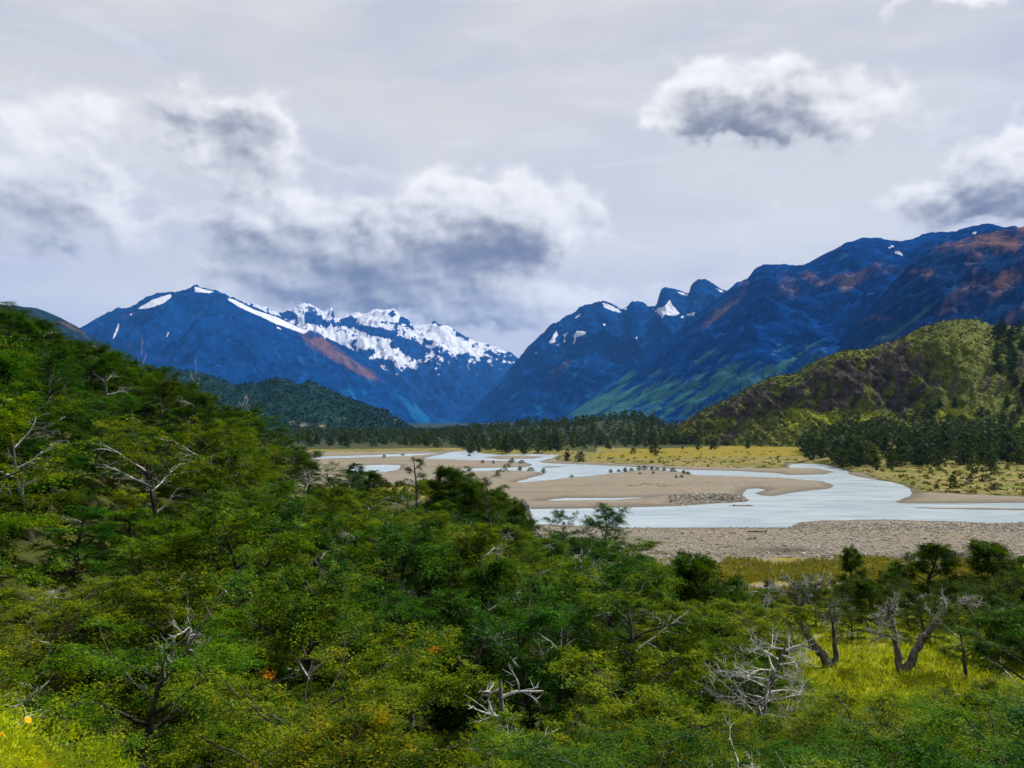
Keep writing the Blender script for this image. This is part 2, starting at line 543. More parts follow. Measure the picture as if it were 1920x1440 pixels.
gm, t, b = mat("ground_cover", 0.95, 0.1)
pos = t.node('ShaderNodeNewGeometry').outputs['Position']
ma = t.node('ShaderNodeVertexColor', layer_name='cover'); mb = t.node('ShaderNodeVertexColor', layer_name='cover2')
sepa = t.node('ShaderNodeSeparateColor'); t.l.new(ma.outputs[0], sepa.inputs[0])
sepb = t.node('ShaderNodeSeparateColor'); t.l.new(mb.outputs[0], sepb.inputs[0])
n_big = t.noise(pos, 0.05, 5.0, 0.6)
n_mid = t.noise(pos, 0.45, 5.0, 0.6)
n_fine = t.noise(pos, 3.0, 5.0, 0.65)
soil = t.mix(t.ss(n_mid, 0.35, 0.65), (0.035, 0.040, 0.012), (0.075, 0.085, 0.018))
soil = t.mix(t.ss(n_fine, 0.5, 0.75), soil, (0.055, 0.052, 0.020))
gr = t.mix(t.ss(n_mid, 0.3, 0.7), (0.180, 0.152, 0.110), (0.240, 0.203, 0.150))
gr = t.mix(t.ss(n_big, 0.42, 0.66), gr, (0.205, 0.19, 0.155))
band = t.noise(t.v('MULTIPLY', pos, (0.035, 0.22, 1.0)), 1.0, 4.0, 0.6, 0.5)
gr = t.mix(t.m('MULTIPLY', t.ss(band, 0.48, 0.68), 0.6), gr, (0.135, 0.115, 0.085))
gr = t.mix(t.m('MULTIPLY', t.ss(band, 0.40, 0.28), 0.5), gr, (0.31, 0.265, 0.20))
gr = t.mix(t.m('MULTIPLY', t.ss(n_fine, 0.45, 0.75), 0.55), gr, (0.14, 0.12, 0.095))
gr = t.mix(t.m('MULTIPLY', sepb.outputs[0], 0.75), gr, (0.10, 0.088, 0.07))
md = t.mix(t.ss(n_mid, 0.32, 0.68), (0.14, 0.17, 0.010), (0.26, 0.28, 0.014))
md = t.mix(t.ss(n_big, 0.5, 0.7), md, (0.20, 0.21, 0.016))
gd = t.mix(t.ss(n_mid, 0.35, 0.7), (0.155, 0.130, 0.014), (0.235, 0.185, 0.022))
bgc = t.mix(t.ss(n_mid, 0.38, 0.62), (0.10, 0.095, 0.022), (0.25, 0.20, 0.075))
bgc = t.mix(t.ss(n_big, 0.45, 0.65), bgc, (0.11, 0.12, 0.015))
jit = t.m('MULTIPLY', t.m('SUBTRACT', n_fine, 0.5), 0.5)
jit2 = t.m('ADD', jit, t.m('MULTIPLY', t.m('SUBTRACT', n_mid, 0.5), 0.6))
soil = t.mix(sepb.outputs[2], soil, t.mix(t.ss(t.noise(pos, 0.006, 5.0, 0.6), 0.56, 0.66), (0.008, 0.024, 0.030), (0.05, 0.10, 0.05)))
c = t.mix(t.ss(t.m('ADD', sepb.outputs[1], jit2), 0.35, 0.6), soil, bgc)
c = t.mix(t.ss(t.m('ADD', sepa.outputs[0], jit2), 0.4, 0.6), c, gr)
c = t.mix(t.ss(t.m('ADD', sepa.outputs[1], jit2), 0.4, 0.6), c, md)
c = t.mix(t.ss(t.m('ADD', sepa.outputs[2], jit2), 0.4, 0.6), c, gd)
t.l.new(c, b.inputs['Base Color'])
bump(t, b, t.m('ADD', n_fine, t.noise(pos, 9.0, 3.0, 0.6)), 0.7, 0.12)

ground = link("ground", make_mesh("ground", np.stack([GX, GY, GZ], 1), [grid_faces(len(ss_), len(ths), True)[:, ::-1]], [gm], True, attrs={'cover': MA, 'cover2': MB_}))
tag(ground, "forest floor, grass and gravel of the valley", None, None, 'structure')

# ------------------------------------------------------------------ the river
wm, t, b = mat("glacial_water", 0.22, 0.5)
pos = t.node('ShaderNodeNewGeometry').outputs['Position']
wv = t.v('MULTIPLY', pos, (0.35, 1.0, 1.0))
big = t.noise(wv, 0.12, 5.0, 0.6, 0.8)
t.l.new(t.mix(t.ss(big, 0.35, 0.7), (0.30, 0.38, 0.42), (0.43, 0.50, 0.54)), b.inputs['Base Color'])
bump(t, b, t.m('ADD', t.noise(wv, 1.1, 4.0, 0.6), t.m('MULTIPLY', t.noise(wv, 0.18, 3.0, 0.55), 2.0)), 0.6, 0.30)
rx = np.linspace(-330, 420, 40); ry = np.linspace(60, 700, 40)
RX, RY = np.meshgrid(rx, ry)
river = link("river", make_mesh("river", np.stack([RX.ravel(), RY.ravel(), np.zeros(RX.size)], 1), [grid_faces(40, 40)], [wm], True))
tag(river, "pale milky braided river", None, None, 'structure')

# ------------------------------------------------------------------ mountains
def ell(px, py, cx, cy, rx, ry, rot=0.0):
    a = math.radians(rot)
    dx, dy = px - cx, py - cy
    u = dx * math.cos(a) + dy * math.sin(a)
    v = -dx * math.sin(a) + dy * math.cos(a)
    return np.clip(1.25 - np.sqrt((u / rx) ** 2 + (v / ry) ** 2), 0, 1)


def soft_poly(px, py, pts, w=6.0):
    d = poly_sdf(np.stack([px, py], 1), pts)
    return np.clip(0.5 - d / w, 0, 1)


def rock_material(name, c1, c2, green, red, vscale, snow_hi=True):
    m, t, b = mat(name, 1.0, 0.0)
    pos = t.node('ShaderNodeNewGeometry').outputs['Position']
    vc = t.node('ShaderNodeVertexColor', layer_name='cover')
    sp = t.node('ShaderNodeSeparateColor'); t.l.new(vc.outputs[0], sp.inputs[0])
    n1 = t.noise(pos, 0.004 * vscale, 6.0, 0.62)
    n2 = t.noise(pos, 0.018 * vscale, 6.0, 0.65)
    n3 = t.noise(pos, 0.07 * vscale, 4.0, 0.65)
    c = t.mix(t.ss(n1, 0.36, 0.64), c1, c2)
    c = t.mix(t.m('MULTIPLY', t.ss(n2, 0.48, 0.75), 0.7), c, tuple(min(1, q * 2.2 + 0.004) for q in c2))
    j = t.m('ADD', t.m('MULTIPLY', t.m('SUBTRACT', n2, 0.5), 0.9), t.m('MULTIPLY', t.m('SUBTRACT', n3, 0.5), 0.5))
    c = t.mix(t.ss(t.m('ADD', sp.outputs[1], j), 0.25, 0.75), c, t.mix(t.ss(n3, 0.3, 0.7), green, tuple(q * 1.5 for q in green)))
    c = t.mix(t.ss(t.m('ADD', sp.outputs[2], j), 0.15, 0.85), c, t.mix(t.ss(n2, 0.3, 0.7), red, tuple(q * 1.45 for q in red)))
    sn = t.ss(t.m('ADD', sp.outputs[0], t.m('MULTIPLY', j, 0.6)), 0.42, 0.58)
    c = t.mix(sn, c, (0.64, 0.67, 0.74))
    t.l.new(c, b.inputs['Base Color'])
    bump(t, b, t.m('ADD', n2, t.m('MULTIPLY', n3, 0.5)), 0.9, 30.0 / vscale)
    return m


def mountain(name, label, sky, dist, basep, ncol, nrow, p, amp, lam, skew, seed, paint, material, jag=1.5, jscale=9.0, back=0.4, damp=0.0):
    ncol, nrow = int(ncol * 0.76), int(nrow * 0.8)
    sky = np.array(sky, float); dist = np.array(dist, float); basep = np.array(basep, float)
    px = np.linspace(sky[0, 0], sky[-1, 0], ncol)
    pyr = np.interp(px, sky[:, 0], sky[:, 1])
    zs = CAMZ + (HY - pyr) / FOC * np.interp(px, dist[:, 0], dist[:, 1])
    ker = np.hanning(max(5, ncol // 22) | 1); ker /= ker.sum()
    zs = np.convolve(np.pad(zs, len(ker) // 2, mode='edge'), ker, mode='valid')
    Dr = np.interp(px, dist[:, 0], dist[:, 1]); Db = np.interp(px, basep[:, 0], basep[:, 1])
    zr = CAMZ + (HY - pyr) / FOC * Dr
    vv = np.concatenate([np.linspace(0, 1, nrow), 1 + np.array([0.02, 0.06, 0.14, 0.3, back + 0.1])])
    V, PX = np.meshgrid(vv, px, indexing='ij')
    D = Db + (Dr - Db) * V
    X = (PX - CX) / FOC * D
    x_, y_ = X + skew * D, D - skew * X
    front = V <= 1
    shape = np.where(front, 0.35 * np.clip(V, 0, 1) + 0.65 * np.clip(V, 0, 1) ** p, 1 - (V - 1) * 1.6)
    env = np.where(front, np.clip(V, 0, 1) ** 0.7 * np.clip(1 - V, 0, 1) ** 0.75 * 1.9, 0.0)
    rel = ridged(x_ / lam, y_ / (lam * 2.6), 5, seed, 0.52) * 0.8 + ridged(x_ / (lam * 0.33), y_ / (lam * 0.95), 3, seed + 41, 0.5) * 0.28 + fbm(x_ / (lam * 0.35), y_ / (lam * 0.6), 4, seed + 9, 0.55) * 0.35
    Z = zs * shape + (zr - zs) * np.clip(np.where(front, V, 1.0), 0, 1) ** 7 + amp * env * rel * np.clip(zr / np.max(zr), 0.15, 1)
    # crags: broken rock that carries through the crest
    Lj = jscale * 2.2 / FOC * Dr
    crag = ridged(X / Lj + 3.1, D / Lj, 4, seed + 3, 0.5) * 0.8 + fbm(X / (Lj * 0.4), D / (Lj * 0.4), 3, seed + 5, 0.55) * 0.42
    Z = Z + jag / FOC * Dr * crag * np.clip(np.where(front, V, 1.0), 0, 1) ** 1.5 * np.clip((zr - 60) / 200, 0, 1)
    Z = np.maximum(Z, -6 * (1 - V)) - 6 * (V < 0.01)
    py = HY - (Z - CAMZ) * FOC / D
    gz = np.gradient(Z, axis=1) / (np.abs(np.gradient(X, axis=1)) + 1e-6)
    f = lambda a: a.ravel()
    cov = paint(f(PX), f(py), f(x_), f(y_), f(Z), f(V), f(gz), f(rel))
    me = make_mesh(name, np.stack([f(X), f(D), f(Z)], 1), [grid_faces(len(vv), ncol)], [material], True, attrs={'cover': np.stack(cov, 1)})
    o = link(name, me)
    tag(o, label, None, None, 'structure')
    return o


Z0 = lambda a: np.zeros_like(a)
M_blue = rock_material("haze_blue_rock", (0.001, 0.018, 0.085), (0.002, 0.036, 0.150), (0.008, 0.080, 0.190), (0.115, 0.066, 0.078), 1.0)  # rock base colour has the blue of the haze painted in
M_right = rock_material("haze_blue_forest_slope", (0.001, 0.018, 0.100), (0.003, 0.036, 0.160), (0.030, 0.100, 0.090), (0.110, 0.078, 0.100), 1.6)  # blue of distant air painted into the slope's own colour
M_near = rock_material("haze_blue_ochre_rock", (0.003, 0.014, 0.062), (0.007, 0.030, 0.105), (0.030, 0.075, 0.085), (0.135, 0.080, 0.075), 2.4)  # rock tones painted bluer to imitate haze; the scree keeps its ochre
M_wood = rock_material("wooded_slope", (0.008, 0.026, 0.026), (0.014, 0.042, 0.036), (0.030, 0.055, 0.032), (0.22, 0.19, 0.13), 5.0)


# snowy range closing the valley
def paint_c(px, py, x, y, z, v, g, rel):
    line = np.interp(px, [400, 560, 640, 740, 800, 860, 965], [600, 640, 672, 700, 690, 690, 685])
    n = fbm(px / 26, py / 15, 4, 71, 0.6)
    n2 = ridged((px + py * 1.2) / 30, (py - px * 0.3) / 14, 4, 75)
    s = sstep(30, -45, py - line) * 0.68 + n * 0.80 + n2 * 0.52 - 0.27 - 0.34 * sstep(0.5, 1.3, np.abs(g))
    rockpatch = ell(px, py, 652, 604, 16, 9) + ell(px, py, 705, 622, 45, 9, 12) + ell(px, py, 590, 600, 26, 10, 25) + ell(px, py, 770, 652, 34, 14, 20) + ell(px, py, 690, 660, 14, 8) \
        + ell(px, py, 735, 590, 8, 8) + ell(px, py, 757, 600, 12, 6, 40) + ell(px, py, 540, 590, 20, 8, 20)
    field = ell(px, py, 715, 600, 44, 20) + ell(px, py, 690, 645, 60, 20, 25) + ell(px, py, 755, 677, 30, 16, 30) + ell(px, py, 820, 622, 32, 16, 25) + ell(px, py, 610, 625, 50, 14, 25) + ell(px, py, 860, 650, 55, 11, 25)
    s = s + 0.42 * np.clip(field, 0, 1) * (1 + n) - 0.9 * np.clip(rockpatch, 0, 1) * np.clip(0.75 + 1.6 * n2 * 0.5 + n, 0, 1.3)
    s = np.where(py > line + 28, 0, s)
    return s, 0.25 * sstep(700, 790, py) + 0.1 * n, Z0(px)


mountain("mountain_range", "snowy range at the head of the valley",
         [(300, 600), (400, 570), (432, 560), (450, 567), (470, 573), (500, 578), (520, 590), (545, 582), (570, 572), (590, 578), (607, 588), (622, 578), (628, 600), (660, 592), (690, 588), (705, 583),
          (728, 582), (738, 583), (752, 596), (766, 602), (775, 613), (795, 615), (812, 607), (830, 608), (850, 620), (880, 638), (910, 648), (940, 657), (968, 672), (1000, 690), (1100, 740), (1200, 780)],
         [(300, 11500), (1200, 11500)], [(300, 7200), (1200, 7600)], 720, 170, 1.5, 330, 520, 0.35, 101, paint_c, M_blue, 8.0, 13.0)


# left massif
def paint_l(px, py, x, y, z, v, g, rel):
    s = Z0(px)
    for pts in ([(255, 580), (290, 560), (320, 551), (323, 556), (305, 570), (275, 578)], [(364, 537), (402, 547), (395, 550), (366, 547)],
                [(418, 556), (440, 562), (475, 580), (520, 595), (560, 614), (578, 620), (570, 626), (545, 617), (520, 608), (480, 590), (445, 574)],
                [(222, 606), (224, 612), (214, 636), (211, 634)], [(299, 628), (301, 636), (298, 638)], [(316, 620), (317, 628), (311, 634)],
                [(244, 586), (249, 589), (245, 592)], [(520, 611), (528, 618), (518, 616)], [(606, 630), (612, 633), (610, 637)]):
        s = np.maximum(s, soft_poly(px, py, pts, 5.0))
    r = ell(px, py, 600, 645, 75, 16, 33) + ell(px, py, 670, 690, 60, 11, 27) + 0.8 * ell(px, py, 470, 580, 70, 6, 25) + 0.5 * ell(px, py, 265, 660, 60, 6, 25) + 0.5 * ell(px, py, 240, 590, 30, 5, -20)
    st = fbm((px * 0.75 + py) / 60, (py * 0.75 - px) / 17, 4, 5)
    g_ = 0.22 * sstep(640, 780, py) + st * 0.95
    g_ = g_ + 0.5 * ell(px, py, 790, 780, 30, 12, 40)
    return s, g_, np.clip(r, 0, 1) * (0.75 + st)


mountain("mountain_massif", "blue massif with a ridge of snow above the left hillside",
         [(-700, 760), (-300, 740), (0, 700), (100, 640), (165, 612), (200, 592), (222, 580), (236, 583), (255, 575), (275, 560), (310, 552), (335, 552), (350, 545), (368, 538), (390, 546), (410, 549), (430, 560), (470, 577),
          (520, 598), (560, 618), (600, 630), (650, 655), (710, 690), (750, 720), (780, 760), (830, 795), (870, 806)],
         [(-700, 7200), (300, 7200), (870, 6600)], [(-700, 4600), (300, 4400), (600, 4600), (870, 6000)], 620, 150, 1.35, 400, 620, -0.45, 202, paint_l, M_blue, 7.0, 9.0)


# far peaks on the right of the valley
def paint_r3(px, py, x, y, z, v, g, rel):
    s = Z0(px)
    for pts in ([(1128, 567), (1140, 570), (1160, 580), (1166, 587), (1150, 584), (1133, 576)], [(1170, 580), (1174, 577), (1176, 581)], [(1075, 596), (1092, 586), (1090, 590), (1080, 597)],
                [(1043, 620), (1047, 628), (1033, 644), (1029, 642)], [(1040, 636), (1042, 640), (1032, 646)], [(1055, 628), (1068, 622), (1060, 630)], [(1052, 640), (1064, 634), (1058, 642)],
                [(1072, 632), (1082, 620), (1104, 622), (1096, 627), (1082, 632)], [(1078, 634), (1080, 640), (1074, 646)], [(1130, 607), (1137, 606), (1133, 612)], [(1040, 645), (1052, 644), (1046, 648)],
                [(1228, 578), (1245, 575), (1256, 562), (1262, 575), (1275, 588), (1262, 592), (1246, 590)], [(1222, 578), (1246, 592), (1244, 596), (1230, 586)], [(1284, 590), (1305, 584), (1300, 592)],
                [(1266, 546), (1290, 551), (1288, 556), (1275, 551)], [(1342, 540), (1360, 548), (1350, 547)], [(1273, 592), (1284, 593), (1278, 597)], [(1192, 630), (1197, 632), (1193, 635)], [(1003, 661), (1009, 660), (1005, 664)]):
        s = np.maximum(s, soft_poly(px, py, pts, 4.5))
    st = fbm((px - py * 0.8) / 70, (py + px * 0.8) / 16, 4, 15)
    return s, 0.15 * sstep(620, 790, py) + st * 0.95, 0.5 * ell(px, py, 1050, 690, 40, 8, -35) + st * 0.1


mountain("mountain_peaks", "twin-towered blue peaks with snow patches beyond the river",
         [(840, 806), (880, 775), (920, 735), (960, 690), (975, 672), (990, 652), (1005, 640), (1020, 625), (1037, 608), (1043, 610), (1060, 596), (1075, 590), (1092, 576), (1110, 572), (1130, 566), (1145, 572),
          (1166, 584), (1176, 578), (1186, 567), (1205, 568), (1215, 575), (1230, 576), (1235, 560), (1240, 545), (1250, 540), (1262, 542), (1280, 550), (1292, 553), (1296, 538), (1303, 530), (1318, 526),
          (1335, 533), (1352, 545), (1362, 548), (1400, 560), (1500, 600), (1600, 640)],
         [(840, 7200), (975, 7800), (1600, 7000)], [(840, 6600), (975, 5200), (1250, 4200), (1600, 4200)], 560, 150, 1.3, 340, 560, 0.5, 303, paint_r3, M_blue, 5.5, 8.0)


# right massif
def paint_r2(px, py, x, y, z, v, g, rel):
    s = Z0(px)
    for pts in ([(1661, 461), (1668, 462), (1690, 474), (1695, 480), (1682, 477)], [(1822, 435), (1832, 435), (1828, 442)], [(1671, 459), (1676, 460), (1673, 463)]):
        s = np.maximum(s, soft_poly(px, py, pts, 4.5))
    st = fbm((px * 0.8 - py) / 90, (px * 0.62 + py) / 13, 5, 25, 0.6)
    foot = sstep(130, 0, (py - 540) * 0 + np.abs((py - (790 - (px - 1080) * 0.24)) + 20))
    gr_ = 0.75 * foot * sstep(630, 750, py + (px - 1300) * 0.1) + st * 1.25 - 0.05
    r = ell(px, py, 1480, 535, 30, 26, 40) + ell(px, py, 1600, 520, 75, 14, -12) + 0.9 * ell(px, py, 1590, 540, 22, 9, -20) + 0.9 * ell(px, py, 1350, 585, 85, 10, -41) + ell(px, py, 1520, 520, 30, 12, 30) \
        + 0.8 * ell(px, py, 1395, 530, 16, 8, -30) + 0.6 * ell(px, py, 1660, 500, 40, 10, 20)
    return s, np.clip(gr_, 0, 1), np.clip(r, 0, 1) * (0.72 + st * 1.1)


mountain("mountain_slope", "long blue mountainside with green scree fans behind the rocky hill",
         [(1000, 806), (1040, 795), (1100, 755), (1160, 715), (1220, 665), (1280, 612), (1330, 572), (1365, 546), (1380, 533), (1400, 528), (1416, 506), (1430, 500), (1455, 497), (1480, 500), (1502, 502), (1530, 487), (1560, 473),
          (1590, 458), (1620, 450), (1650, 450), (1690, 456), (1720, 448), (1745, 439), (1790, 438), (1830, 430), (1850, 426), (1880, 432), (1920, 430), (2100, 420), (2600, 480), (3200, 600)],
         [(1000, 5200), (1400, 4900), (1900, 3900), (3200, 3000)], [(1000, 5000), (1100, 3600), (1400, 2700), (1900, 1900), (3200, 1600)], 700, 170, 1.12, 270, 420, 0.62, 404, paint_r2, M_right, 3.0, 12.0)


# nearer reddish shoulder on the far right
def paint_r1(px, py, x, y, z, v, g, rel):
    st = fbm((px * 0.8 - py) / 60, (px * 0.62 + py) / 22, 5, 35, 0.6)
    n = fbm(px / 45, py / 28, 5, 36, 0.6)
    r = 0.95 * sstep(500, 445, py - (px - 1850) * 0.05) + ell(px, py, 1880, 530, 60, 28, -20) + 0.7 * ell(px, py, 1790, 560, 60, 18, -40) + 0.7 * ell(px, py, 1730, 510, 40, 12, 10) + 0.6 * ell(px, py, 1900, 590, 50, 12, -40)
    g_ = 0.55 * ell(px, py, 1700, 610, 110, 9, -38) + 0.4 * ell(px, py, 1640, 640, 80, 8, -36) + st * 0.6
    return Z0(px), np.clip(g_, 0, 1), np.clip(r, 0, 1) * 0.62 + n * 0.9


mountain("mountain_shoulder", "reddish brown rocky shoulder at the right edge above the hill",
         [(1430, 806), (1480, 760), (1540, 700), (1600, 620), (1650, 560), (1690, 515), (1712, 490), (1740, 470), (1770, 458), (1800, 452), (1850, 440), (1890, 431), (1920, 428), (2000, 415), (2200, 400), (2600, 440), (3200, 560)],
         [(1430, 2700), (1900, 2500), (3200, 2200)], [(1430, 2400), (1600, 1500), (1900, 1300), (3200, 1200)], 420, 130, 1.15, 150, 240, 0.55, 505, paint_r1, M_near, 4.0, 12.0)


# low dark ridge behind the left hillside, and the wooded hill at the river bend
def paint_w(px, py, x, y, z, v, g, rel):
    n = fbm(px / 30, py / 14, 4, 45, 0.6)
    cl = 0.9 * ell(px, py, 560, 795, 22, 9) + 0.8 * ell(px, py, 600, 800, 16, 8) + 0.7 * ell(px, py, 750, 790, 22, 10, 40) + 0.7 * ell(px, py, 640, 785, 12, 9)
    return Z0(px), n * 0.8 + 0.1, cl * (0.6 + n)


M_ridge = rock_material("dark_blue_ridge", (0.008, 0.022, 0.040), (0.016, 0.040, 0.060), (0.03, 0.055, 0.055), (0.16, 0.10, 0.07), 2.5)
mountain("hill_ridge", "dark low ridge showing behind the trees of the left hillside",
         [(-900, 560), (-200, 540), (0, 572), (35, 575), (70, 578), (100, 590), (140, 610), (165, 628), (200, 648), (240, 662), (280, 690), (330, 712), (400, 745), (470, 790), (500, 806)],
         [(-900, 1500), (500, 1900)], [(-900, 900), (500, 1700)], 260, 60, 1.1, 35, 130, -0.4, 606,
         lambda px, py, x, y, z, v, g, r: (Z0(px), fbm(px / 30, py / 12, 4, 48) * 0.8, 0.8 * ell(px, py, 215, 668, 60, 6, 25) + 0.5 * ell(px, py, 130, 612, 50, 5, 25)), M_ridge, 1.5, 12.0)
mountain("hill_wooded", "dark wooded hill with small cliffs beside the far river bend",
         [(250, 700), (300, 690), (380, 700), (440, 722), (490, 718), (515, 711), (530, 711), (560, 722), (580, 716), (605, 725), (640, 742), (680, 758), (715, 768), (735, 780), (755, 792), (772, 806), (790, 812)],
         [(250, 1700), (560, 1550), (790, 1400)], [(250, 1150), (560, 1050), (700, 1150), (790, 1380)], 320, 90, 0.95, 30, 110, 0.3, 707, paint_w, M_wood, 4.0, 4.0)


# the rocky hill across the river on the right
def hill_material():
    m, t, b = mat("hill_rock_and_scrub", 0.95, 0.1)
    pos = t.node('ShaderNodeNewGeometry').outputs['Position']
    vc = t.node('ShaderNodeVertexColor', layer_name='cover')
    sp = t.node('ShaderNodeSeparateColor'); t.l.new(vc.outputs[0], sp.inputs[0])
    n1 = t.noise(pos, 0.06, 6.0, 0.68)
    n2 = t.noise(pos, 0.22, 6.0, 0.65)
    n3 = t.noise(pos, 0.9, 4.0, 0.6)
    rk = t.mix(t.ss(n2, 0.35, 0.65), (0.030, 0.026, 0.023), (0.085, 0.072, 0.062))
    rk = t.mix(t.m('MULTIPLY', t.ss(n3, 0.55, 0.75), 0.6), rk, (0.13, 0.11, 0.10))
    gs = t.mix(t.ss(n2, 0.35, 0.65), (0.060, 0.085, 0.014), (0.150, 0.165, 0.026))
    gs = t.mix(t.ss(n3, 0.55, 0.7), gs, (0.025, 0.035, 0.012))
    br = t.mix(t.ss(n2, 0.35, 0.65), (0.12, 0.16, 0.010), (0.24, 0.27, 0.014))
    j = t.m('ADD', t.m('MULTIPLY', t.m('SUBTRACT', n1, 0.5), 0.8), t.m('MULTIPLY', t.m('SUBTRACT', n2, 0.5), 0.9))
    c = t.mix(t.ss(t.m('ADD', sp.outputs[0], j), 0.35, 0.65), gs, rk)
    c = t.mix(t.ss(t.m('ADD', sp.outputs[1], j), 0.4, 0.65), c, br)
    t.l.new(c, b.inputs['Base Color'])
    bump(t, b, t.m('ADD', n2, t.m('MULTIPLY', n3, 0.5)), 1.0, 2.5)
    return m


HILL_SKY = [(1220, 812), (1265, 800), (1280, 784), (1320, 763), (1363, 745), (1395, 728), (1427, 710), (1460, 700), (1493, 697), (1520, 680), (1547, 665), (1580, 655), (1630, 650), (1680, 634), (1730, 611), (1773, 598), (1800, 595),
            (1830, 594), (1850, 600), (1870, 606), (1920, 606), (2050, 590), (2300, 570), (2700, 640), (3000, 760)]
hs = np.array(HILL_SKY, float)


def hill_surface(px, v):
    """a point of the hill: column px, 0 at the foot .. 1 at the crest"""
    pyr = np.interp(px, hs[:, 0], hs[:, 1])
    Dr = np.interp(px, [1220, 1500, 1800, 3000], [560, 560, 560, 520])
    Db = np.interp(px, [1220, 1500, 1700, 1920, 3000], [540, 470, 430, 390, 360])
    D = Db + (Dr - Db) * v
    zr = CAMZ + (HY - pyr) / FOC * Dr - 3
    X = (px - CX) / FOC * D
    return D, zr, X


def build_hill():
    ncol, nrow = 520, 150
    px = np.linspace(1220, 3000, 2)
    px = np.concatenate([np.linspace(1220, 1950, 420), np.linspace(1955, 3000, 60)])
    vv = np.concatenate([np.linspace(0, 1, nrow), [1.03, 1.1, 1.25, 1.6, 2.2]])
    V, PX = np.meshgrid(vv, px, indexing='ij')
    D, zr, X = hill_surface(PX, V)
    zj = (fbm(PX / 9, PX * 0, 4, 81, 0.6) * 2.2 + np.maximum(0, ridged(PX / 14, PX * 0 + 3, 3, 82)) * 1.2) * np.clip(zr / 40, 0, 1)
    ker = np.hanning(31); ker /= ker.sum()
    zrow = np.convolve(np.pad(zr[0], 15, mode='edge'), ker, mode='valid')
    zj = zj + zr - zrow[None]
    zr = np.broadcast_to(zrow[None], zr.shape)
    front = V <= 1
    vc_ = np.clip(V, 0, 1)
    # talus foot, steep cliff band, rounded top; the right flank is a plain slope
    cl = sstep(1900, 1720, PX) * sstep(1240, 1330, PX)
    step = 0.30 * sstep(0.0, 0.38, vc_) + 0.52 * sstep(0.30, 0.62, vc_ + 0.05 * fbm(X / 18, D * 0, 3, 85)) + 0.18 * sstep(0.6, 1.0, vc_)
    plain = vc_ ** 0.9 * 0.75 + 0.25 * np.sin(vc_ * np.pi / 2)
    shape = np.where(front, cl * step + (1 - cl) * plain, 1 - (V - 1) * 0.7)
    env = np.where(front, vc_ ** 0.6 * np.clip(1 - vc_, 0, 1) ** 0.7 * 1.9, 0)
    gul = ridged(X / 24 - D / 50, D / 70, 4, 83, 0.55) * 8.5 + fbm(X / 9, D / 9, 4, 84, 0.6) * 5.0
    Z = zr * shape + zj * np.where(front, vc_, 1.0) ** 5 + gul * env * np.clip(zr / 70, 0.2, 1)
    # gullies also cut back into the face
    D2 = D + (ridged(X / 18 + Z / 30, Z / 26, 5, 86, 0.6) * 10 + fbm(X / 7, Z / 6, 3, 89, 0.6) * 4) * env * cl
    Z = np.maximum(Z, 0.2) - 3 * (V < 0.01)
    py = HY - (Z - CAMZ) * FOC / D2
    f = lambda a: a.ravel()
    P, Q = f(PX), f(py)
    top = np.interp(P, hs[:, 0], hs[:, 1]); h = np.clip((Q - top) / (800 - top + 1e-3), 0, 1.2)
    st = fbm((P * 0.5 + Q * 0.2) / 11, (Q - P * 0.4) / 60, 4, 87)
    rock = f(cl) * sstep(0.05, 0.2, h) * sstep(0.86, 0.62, h + 0.10 * np.sin(P / 23.0)) * 0.58 + st * 1.15 + 0.25 * f(gul) / 8
    rock = rock - 0.9 * ell(P, Q, 1800, 650, 70, 60) - 0.5 * ell(P, Q, 1480, 720, 40, 14, -20)
    bright = 1.1 * ell(P, Q, 1500, 785, 40, 26, -20) + 0.9 * ell(P, Q, 1560, 785, 34, 28, -30) + 0.9 * ell(P, Q, 1630, 785, 34, 18, -25) + 1.0 * ell(P, Q, 1790, 780, 60, 28) + 0.5 * ell(P, Q, 1830, 640, 40, 30) \
        + 0.9 * ell(P, Q, 1740, 800, 50, 14) + 0.6 * ell(P, Q, 1470, 722, 30, 9, -25) + 0.7 * ell(P, Q, 1350, 785, 25, 10) + 0.5 * ell(P, Q, 1625, 655, 15, 5)
    cov = np.stack([rock, np.clip(bright, 0, 1) * 0.85, Z0(P)], 1)
    me = make_mesh("hill", np.stack([f(X), f(D2), f(Z)], 1), [grid_faces(len(vv), len(px))], [hill_material()], True, attrs={'cover': cov})
    o = link("hill", me)
    tag(o, "dark rocky hill with grassy top across the river", None, None, 'structure')
    return V, PX, X, D2, Z


HV, HPX, HX, HD, HZ = build_hill()

# ------------------------------------------------------------------ the air in the valley
hzm = bpy.data.materials.new("blue_air")
hzm.use_nodes = True
t = NT(hzm.node_tree)
t.n.clear()
pv = t.node('ShaderNodeVolumePrincipled')
pv.inputs['Color'].default_value = (0.10, 0.36, 1.0, 1)
pv.inputs['Density'].default_value = 3.6e-5
pv.inputs['Anisotropy'].default_value = 0.0
mo = t.node('ShaderNodeOutputMaterial')
t.l.new(pv.outputs[0], mo.inputs['Volume'])
hx0, hx1, hy0, hy1, hz0, hz1 = -16000, 16000, -3000, 17000, -12, 2300
hv = [(x, y, z) for z in (hz0, hz1) for y in (hy0, hy1) for x in (hx0, hx1)]
hf = np.array([(0, 2, 3, 1), (4, 5, 7, 6), (0, 1, 5, 4), (2, 6, 7, 3), (0, 4, 6, 2), (1, 3, 7, 5)])
haze = link("haze", make_mesh("haze", hv, [hf], [hzm]))
tag(haze, "thin blue haze filling the valley", None, None, 'stuff')

